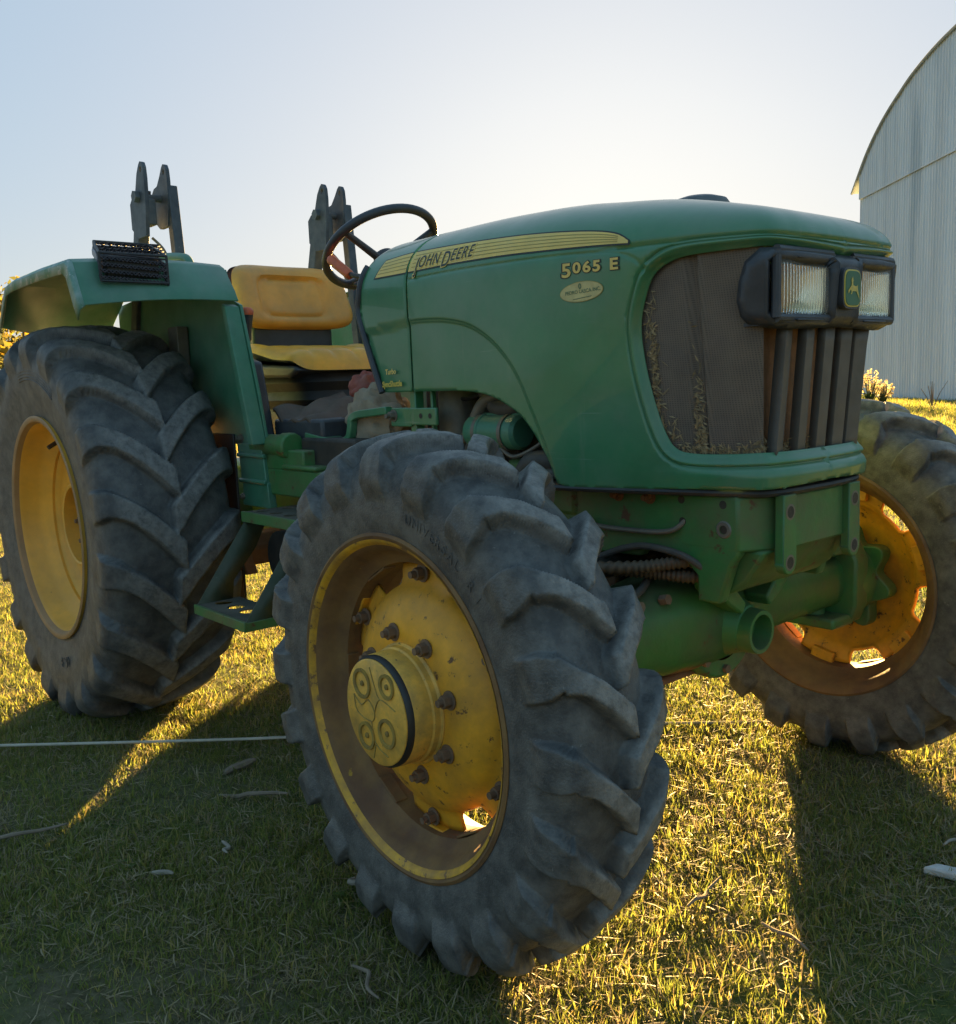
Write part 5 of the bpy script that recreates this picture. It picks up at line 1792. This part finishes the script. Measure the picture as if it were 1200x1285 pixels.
o = crumple('rag', ((1.03, -.215, 1.125), (.055, .05, .045)), M['redcloth'], .3, 3.5, 5)
tag(o, 'red and white rag bundled on top of the beige sack', 'rag')
def folded_sheet():
    vs, fs = [], []
    nu, nv = 24, 14
    rg = np.random.default_rng(4)
    ph = rg.uniform(0, 6, 6)
    for i in range(nu + 1):
        for j in range(nv + 1):
            u_, v_ = i / nu, j / nv
            x_ = .70 + .26 * u_ + .02 * v_; y_ = -.36 + .26 * v_
            z_ = 1.06 - .05 * u_ + .05 * v_ + .016 * math.sin(7 * u_ + ph[0]) * math.cos(5 * v_ + ph[1]) + .008 * math.sin(17 * u_ + 9 * v_)
            vs.append((x_, y_, z_))
    for i in range(nu):
        for j in range(nv):
            a_ = i * (nv + 1) + j; fs.append((a_, a_ + nv + 1, a_ + nv + 2, a_ + 1))
    mb = MB(); mb.add(vs, fs)
    o = mb.build('folded_sheet', M['leather'], None, smooth=50, solid=.012)
    tag(o, 'dusty brown folded sheet lying below the front of the yellow seat', 'sheet')
folded_sheet()
mb = P(); mb.box2((.70, -.36, .96), (1.0, .1, 1.035)); mb.build('tool_tray', M['black_plastic'], None, bevel=.01)

# ================================================================== ground litter
mb = MB()
pts = [(-3.2, -4.6, .035), (-1.2, -2.75, .04), (.267, -1.175, .045), (.60, -.83, .05), (.896, -.496, .05), (1.3, .05, .04), (1.9, .75, .02)]
mb.tube(pts, .0048, 8, smooth=10)
o = mb.build('cord', M['rope'], smooth=60); tag(o, 'thin pale cord stretched straight across the grass behind the front wheel', 'cord')
def stick(p0, p1, r, label, ma='stick', name='stick', wob=.012, cat='stick'):
    rg = random.Random(hash(label) % 1000)
    p0, p1 = Vector(p0), Vector(p1)
    pts = [p0.lerp(p1, t) + Vector((rg.uniform(-wob, wob), rg.uniform(-wob, wob), rg.uniform(0, wob))) for t in (0, .25, .5, .75, 1)]
    mb = MB(); mb.tube(pts, [r * .6, r, r * 1.1, r * .9, r * .45], 7, smooth=4)
    o = mb.build(name, M[ma], smooth=40); tag(o, label, cat)
    return o
#LITTER_BEGIN
stick((.965, -.74, .03), (.954, -.63, .035), .011, 'stubby brown bark piece lying beyond the pale cord crossing', 'stick', 'bark_piece', .006, 'bark')
stick((1.086, -.813, .025), (1.237, -.69, .03), .006, 'long grey brown twig lying in the shade left of the front wheel')
stick((1.345, -.93, .03), (1.425, -.947, .03), .0045, 'short bleached twig alone in the shaded grass left of the front wheel', 'palechip')
stick((1.727, -.80, .03), (1.815, -.797, .03), .006, 'pale splinter touching the bottom of the front tyre', 'palechip')
stick((1.998, -.972, .035), (2.11, -.984, .03), .004, 'thin dark twig near the bottom edge of the picture', 'stick')
stick((.90, -1.42, .03), (.99, -1.18, .03), .005, 'long thin twig along the sunlit streak at the left', 'stick')
stick((1.375, -1.112, .03), (1.415, -1.08, .032), .006, 'stubby pale wood chip in the shade below the sunlit streak', 'palechip', 'wood_chip', .003, 'wood chip')
stick((2.57, .262, .03), (2.66, .40, .03), .004, 'slim pale twig beside the white plank at the right edge', 'palechip')
stick((2.315, -.36, .03), (2.308, -.22, .03), .004, 'thin twig lying in the sunlit grass right of the front tyre', 'stick')
stick((2.475, -.312, .03), (2.57, -.30, .03), .004, 'thin twig at the border of sunlit and shaded grass', 'stick')
mb = MB(); mb.prism([(2.585, .135), (2.60, .172), (2.70, .205), (2.82, .235), (2.83, .205), (2.70, .165)], 'z', .018, .036)
o = mb.build('plank', M['palewood'], bevel=.004, smooth=30); tag(o, 'short weathered white plank lying in shaded grass at the right edge', 'plank')
#LITTER_END

# ================================================================== vegetation
def blade_clump(seed, n, h, spread, wid, lean, curl=.5):
    rg = random.Random(seed)
    mb = MB()
    for _ in range(n):
        a = rg.uniform(0, 6.283); r_ = spread * math.sqrt(rg.random())
        x_, y_ = r_ * math.cos(a), r_ * math.sin(a)
        d = rg.uniform(0, 6.283); L = h * rg.uniform(.45, 1.15); le = lean * rg.uniform(.3, 1.3)
        w = wid * rg.uniform(.7, 1.25)
        dx, dy = math.cos(d), math.sin(d)
        px_, py_ = -dy * w / 2, dx * w / 2
        p0 = (x_, y_, -.004)
        p1 = (x_ + dx * L * le * .35, y_ + dy * L * le * .35, L * .55)
        p2 = (x_ + dx * L * le, y_ + dy * L * le, L * (1 - curl * le * le * .6))
        mb.add([(p0[0] - px_, p0[1] - py_, p0[2]), (p0[0] + px_, p0[1] + py_, p0[2]), (p1[0] + px_ * .8, p1[1] + py_ * .8, p1[2]), (p1[0] - px_ * .8, p1[1] - py_ * .8, p1[2]), p2], [(0, 1, 2, 3), (3, 2, 4)])
    return mb
def straw_clump(seed, n, length, spread):
    rg = random.Random(seed); mb = MB()
    for _ in range(n):
        a = rg.uniform(0, 6.283); r_ = spread * math.sqrt(rg.random())
        d = rg.uniform(0, 6.283); L = length * rg.uniform(.4, 1.2); w = rg.uniform(.0006, .0013)
        c0 = Vector((r_ * math.cos(a), r_ * math.sin(a), rg.uniform(.004, .022)))
        dv = Vector((math.cos(d), math.sin(d), rg.uniform(-.15, .35)))
        pv = Vector((-math.sin(d), math.cos(d), rg.uniform(-.4, .4))) * w
        bend = Vector((rg.uniform(-.2, .2), rg.uniform(-.2, .2), rg.uniform(.0, .2))) * L
        p0, p1, p2 = c0 - dv * L / 2, c0 + bend * .3, c0 + dv * L / 2
        mb.add([p0 - pv, p0 + pv, p1 + pv, p1 - pv, p2], [(0, 1, 2, 3), (3, 2, 4)])
    return mb
src = bpy.data.collections.new('grass_sources')          # held outside the scene; only instanced
src2 = bpy.data.collections.new('straw_sources')
def to_src(mb, ma, c, name):
    o = mb.build(name, ma, smooth=0, recalc=False)
    col.objects.unlink(o); c.objects.link(o)
for k in range(8): to_src(blade_clump(k, 16, .026 + .005 * (k % 4), .042, .0025, .75), M['straw' if k == 2 else 'grass'], src, 'grass_tuft')
for k in range(5): to_src(straw_clump(40 + k, 7, .045, .07), M['straw'], src2, 'straw_tuft')

src3 = bpy.data.collections.new('weed_sources')
def rosette(seed, n, rad):
    rg = random.Random(seed); mb = MB()
    for k in range(n):
        a = 6.283 * k / n + rg.uniform(-.3, .3); L = rad * rg.uniform(.6, 1.15); w = L * rg.uniform(.16, .26)
        d = Vector((math.cos(a), math.sin(a), 0)); p_ = Vector((-d.y, d.x, 0)) * w; z = rg.uniform(.3, .8)
        p0 = d * .004; p1 = d * L * .5 + Vector((0, 0, L * z * .6)); p2 = d * L + Vector((0, 0, L * z * .5))
        mb.add([p0, p1 + p_, p2, p1 - p_, p1 + Vector((0, 0, -.002))], [(0, 1, 4), (1, 2, 4), (2, 3, 4), (3, 0, 4)])
    return mb
for k in range(4): to_src(rosette(70 + k, 7 + k, .034 + .006 * k), M['weed'], src3, 'weed_rosette')
def scatter(name, area, density, coll, smin, smax, ma, seed, mask_scale=2.2, lo=.36, hi=.58, label=''):
    """a ground patch that carries instanced tufts, thinner where the noise is low"""
    me = bpy.data.meshes.new(name)
    bm = bmesh.new()
    n = len(area)
    vs = [bm.verts.new(p_) for p_ in area]; bm.faces.new(vs); bm.normal_update()
    for f_ in bm.faces:
        if f_.normal.z < 0: f_.normal_flip()
    bm.to_mesh(me); bm.free()
    o = bpy.data.objects.new(name, me); col.objects.link(o)
    ng = bpy.data.node_groups.new(name, 'GeometryNodeTree')
    ng.interface.new_socket('Geometry', in_out='INPUT', socket_type='NodeSocketGeometry')
    ng.interface.new_socket('Geometry', in_out='OUTPUT', socket_type='NodeSocketGeometry')
    N = ng.nodes; Lk = ng.links
    gi, go = N.new('NodeGroupInput'), N.new('NodeGroupOutput')
    di = N.new('GeometryNodeDistributePointsOnFaces'); di.inputs['Seed'].default_value = seed
    pos = N.new('GeometryNodeInputPosition')
    nz = N.new('ShaderNodeTexNoise'); nz.inputs['Scale'].default_value = mask_scale; nz.inputs['Detail'].default_value = 5
    Lk.new(pos.outputs[0], nz.inputs['Vector'])
    mr = N.new('ShaderNodeMapRange'); mr.inputs['From Min'].default_value = lo; mr.inputs['From Max'].default_value = hi
    mr.inputs['To Min'].default_value = .16 * density; mr.inputs['To Max'].default_value = density
    Lk.new(nz.outputs[0], mr.inputs[0])
    # rejection through a second noise keeps the field patchy: density is a field
    Lk.new(mr.outputs[0], di.inputs['Density'])
    ci = N.new('GeometryNodeCollectionInfo'); ci.inputs['Collection'].default_value = coll
    ci.inputs['Separate Children'].default_value = True; ci.inputs['Reset Children'].default_value = True
    ip = N.new('GeometryNodeInstanceOnPoints'); ip.inputs['Pick Instance'].default_value = True
    rr_ = N.new('FunctionNodeRandomValue'); rr_.data_type = 'FLOAT_VECTOR'
    rr_.inputs['Max'].default_value = (.18, .18, 6.283); rr_.inputs['Min'].default_value = (-.18, -.18, 0)
    rs = N.new('FunctionNodeRandomValue'); rs.data_type = 'FLOAT'
    rs.inputs[2].default_value = smin; rs.inputs[3].default_value = smax
    Lk.new(gi.outputs[0], di.inputs[0]); Lk.new(di.outputs[0], ip.inputs['Points']); Lk.new(ci.outputs[0], ip.inputs['Instance'])
    Lk.new(rr_.outputs[0], ip.inputs['Rotation']); Lk.new(rs.outputs[1], ip.inputs['Scale'])
    Lk.new(ip.outputs[0], go.inputs[0])
    md = o.modifiers.new('scatter', 'NODES'); md.node_group = ng
    me.materials.append(ma)
    tag(o, label, kind='stuff')
    return o
def rect(x0, y0, x1, y1, z=.0): return [(x0, y0, z), (x1, y0, z), (x1, y1, z), (x0, y1, z)]
# field seen by the camera: near quad dense, farther ones thinner
near = [(3.6, -1.3, 0), (3.3, -.2, 0), (2.6, 2.6, 0), (-2.6, 2.4, 0), (-2.6, -1.6, 0), (.6, -2.2, 0), (2.1, -2.0, 0), (2.9, -1.75, 0)]
G1 = scatter('grass', near, 4200, src, .75, 1.35, M['grass'], 1, label='short patchy grass growing round the tractor wheels')
G4 = scatter('grass', [(2.6, 2.6, 0), (3.3, -.2, 0), (3.6, -1.3, 0), (2.9, -1.75, 0), (4.0, -4.0, 0), (7, -3, 0), (7, 6, 0), (3.2, 1.2, 0)], 1500, src, .9, 1.5, M['grass'], 12, label='short grass at the right beside the shaded ground')
G2 = scatter('grass', [(2.6, 2.6, 0), (3.2, 1.2, 0), (7, 6, 0), (3, 12, 0), (-9, 10, 0), (-10, -1, 0), (-2.6, -1.6, 0), (-2.6, 2.4, 0)], 700, src, 1.1, 1.9, M['grass'], 2, label='short meadow grass beyond the tractor')
G3 = scatter('grass', [(3, 12, 0), (7, 16, 0), (2, 30, 0), (-20, 40, 0), (-34, 18, 0), (-30, 0, 0), (-10, -1, 0), (-9, 10, 0)], 60, src, 2.6, 5.0, M['grass'], 3, label='longer meadow grass toward the barn and trees')
W1 = scatter('weeds', near, 26, src3, .6, 1.2, M['weed'], 9, 1.0, .45, .6, label='small broad leaved weeds low in the turf')
S1 = scatter('dry_grass', [(p_[0], p_[1], .002) for p_ in near], 2100, src2, .6, 1.3, M['straw'], 4, 1.7, .35, .6, label='dry straw and cut grass lying between the green blades')
S2 = scatter('dry_grass', [(2.6, 2.6, 0), (5, 4, 0), (1, 8, 0), (-6, 7, 0), (-7, -.6, 0), (-2.6, -1.6, 0), (-2.6, 2.4, 0)], 420, src2, 1.0, 1.9, M['straw'], 5, 1.7, .35, .6, label='dry straw lying in the grass farther off')

def leaf_cloud(mb, centre, rad, n, size, rg):
    for _ in range(n):
        while True:
            d = Vector((rg.uniform(-1, 1), rg.uniform(-1, 1), rg.uniform(-1, 1)))
            if d.length < 1: break
        c0 = Vector(centre) + Vector((d.x * rad[0], d.y * rad[1], d.z * rad[2]))
        a = Vector((rg.gauss(0, 1), rg.gauss(0, 1), rg.gauss(0, 1))).normalized(); b = a.orthogonal().normalized()
        s_ = size * rg.uniform(.6, 1.4)
        mb.add([c0 - a * s_, c0 + b * s_ * .5, c0 + a * s_, c0 - b * s_ * .5], [(0, 1, 2, 3)])
def make_tree(x, y, h, w, seed, ma, label, group='trees beyond the meadow', leaf=.10, n=26, per=70):
    rg = random.Random(seed)
    t = empty('tree', (x, y, 0)); tag(t, label, 'tree', group)
    mb = MB()
    tips = []
    mb.tube([(0, 0, -.1), (rg.uniform(-.1, .1), 0, h * .3), (rg.uniform(-.2, .2), rg.uniform(-.2, .2), h * .62), (0, 0, h * .9)], [.07 * h / 4, .055 * h / 4, .035 * h / 4, .01], 8, smooth=4)
    for k in range(9):
        z0 = h * rg.uniform(.22, .75); a = rg.uniform(0, 6.283); L = w * rg.uniform(.5, 1.0) * (1.15 - z0 / h * .6)
        e = Vector((math.cos(a) * L, math.sin(a) * L, z0 + L * rg.uniform(.3, .9)))
        mb.tube([(0, 0, z0), tuple(e * .5 + Vector((0, 0, z0 * .45))), tuple(e)], [.03 * h / 4, .018 * h / 4, .006], 6, smooth=3)
        tips.append(e)
    mb.build('trunk', M['bark'], t, smooth=50)
    mb = MB()
    for e in tips: leaf_cloud(mb, e, (w * .32, w * .32, w * .26), per, leaf, rg)
    for k in range(n):
        a = rg.uniform(0, 6.283); zz = rg.uniform(.22, 1.0); r_ = w * math.sqrt(rg.random()) * math.sin(math.pi * min(1, .25 + zz * .7))
        leaf_cloud(mb, (r_ * math.cos(a), r_ * math.sin(a), h * zz), (w * .24, w * .24, w * .2), per // 2, leaf, rg)
    mb.build('crown', ma, t, smooth=0, recalc=False)
    return t
hd = lambda deg, d: (CAM.x - math.sin(R(deg)) * d, CAM.y + math.cos(R(deg)) * d)
for (dg, d, h, w, sd, ma, lb) in ((77.0, 24, 4.1, 1.5, 1, 'leaf_y', 'yellow leaved tree beyond the rear tyre at the left edge'),
        (74.6, 30, 4.4, 1.9, 2, 'leaf_y', 'thin autumn tree half hidden behind the rear fender'),
        (79.5, 27, 4.6, 1.8, 3, 'leaf_g', 'green tree at the far left edge of the meadow')):
    make_tree(*hd(dg, d), h, w, sd, M[ma], lb)
def make_shrub(x, y, h, w, seed, label):
    rg = random.Random(seed)
    t = empty('shrub', (x, y, 0)); tag(t, label, 'shrub')
    mb = MB()
    for k in range(14):
        a = rg.uniform(0, 6.283); L = w * rg.random()
        mb.tube([(0, 0, 0), (math.cos(a) * L * .5, math.sin(a) * L * .5, h * .5), (math.cos(a) * L, math.sin(a) * L, h * rg.uniform(.6, 1))], [.02, .012, .004], 5)
    mb.build('stems', M['bark'], t)
    mb = MB()
    for k in range(26): leaf_cloud(mb, (rg.gauss(0, w * .45), rg.gauss(0, w * .45), h * rg.uniform(.1, .85)), (w * .3, w * .3, h * .22), 40, .05, rg)
    mb.build('foliage', M['leaf_g'], t, smooth=0, recalc=False)
make_shrub(*hd(76.9, 12.5), .85, 1.0, 1, 'dark low shrub just behind the nearer rear tyre at the left edge')
def make_plume(x, y, h, seed, label):
    rg = random.Random(seed)
    t = empty('tall_grass', (x, y, 0)); tag(t, label, 'tall grass', 'tall seeding grass beside the barn')
    mb = MB(); pl = MB()
    for k in range(26):
        a = rg.uniform(0, 6.283); le = rg.uniform(.05, .55); H = h * rg.uniform(.6, 1.05)
        e = Vector((math.cos(a) * H * le, math.sin(a) * H * le, H))
        mb.tube([(0, 0, 0), tuple(e * .5 + Vector((0, 0, H * .1))), tuple(e)], [.014, .010, .006], 4)
        leaf_cloud(pl, e, (.05, .05, .20), 16, .035, rg)
    for k in range(60):
        a = rg.uniform(0, 6.283); H = h * rg.uniform(.3, .7); le = rg.uniform(.3, .9)
        d = Vector((math.cos(a), math.sin(a), 0)); s_ = Vector((-d.y, d.x, 0)) * .022
        mb.add([-s_, s_, d * H * le * .5 + Vector((0, 0, H * .7)) + s_, d * H * le * .5 + Vector((0, 0, H * .7)) - s_, d * H * le + Vector((0, 0, H * .8))], [(0, 1, 2, 3), (3, 2, 4)])
    mb.build('blades', M['leaf_g'], t, smooth=0, recalc=False); pl.build('seed_heads', M['plume'], t, smooth=0, recalc=False)
make_plume(*hd(26.6, 27.5), .85, 3, 'tall pale seeding grass at the corner of the barn')
make_plume(*hd(25.9, 28.5), .6, 4, 'shorter pale seeding grass next to the tall clump by the barn')
def make_weed(x, y, h, seed, label):
    rg = random.Random(seed); mb = MB()
    for k in range(10):
        a = rg.uniform(0, 6.283); le = rg.uniform(.1, .5)
        e = Vector((x + math.cos(a) * h * le, y + math.sin(a) * h * le, h * rg.uniform(.5, 1)))
        mb.tube([(x, y, 0), ((x + e.x) / 2, (y + e.y) / 2, e.z * .6), tuple(e)], [.012, .009, .005], 4)
    o = mb.build('dry_weed', M['stick']); tag(o, label, 'weed')
make_weed(*hd(23.4, 26.0), .8, 6, 'bare dry weed stalks standing in front of the barn wall')
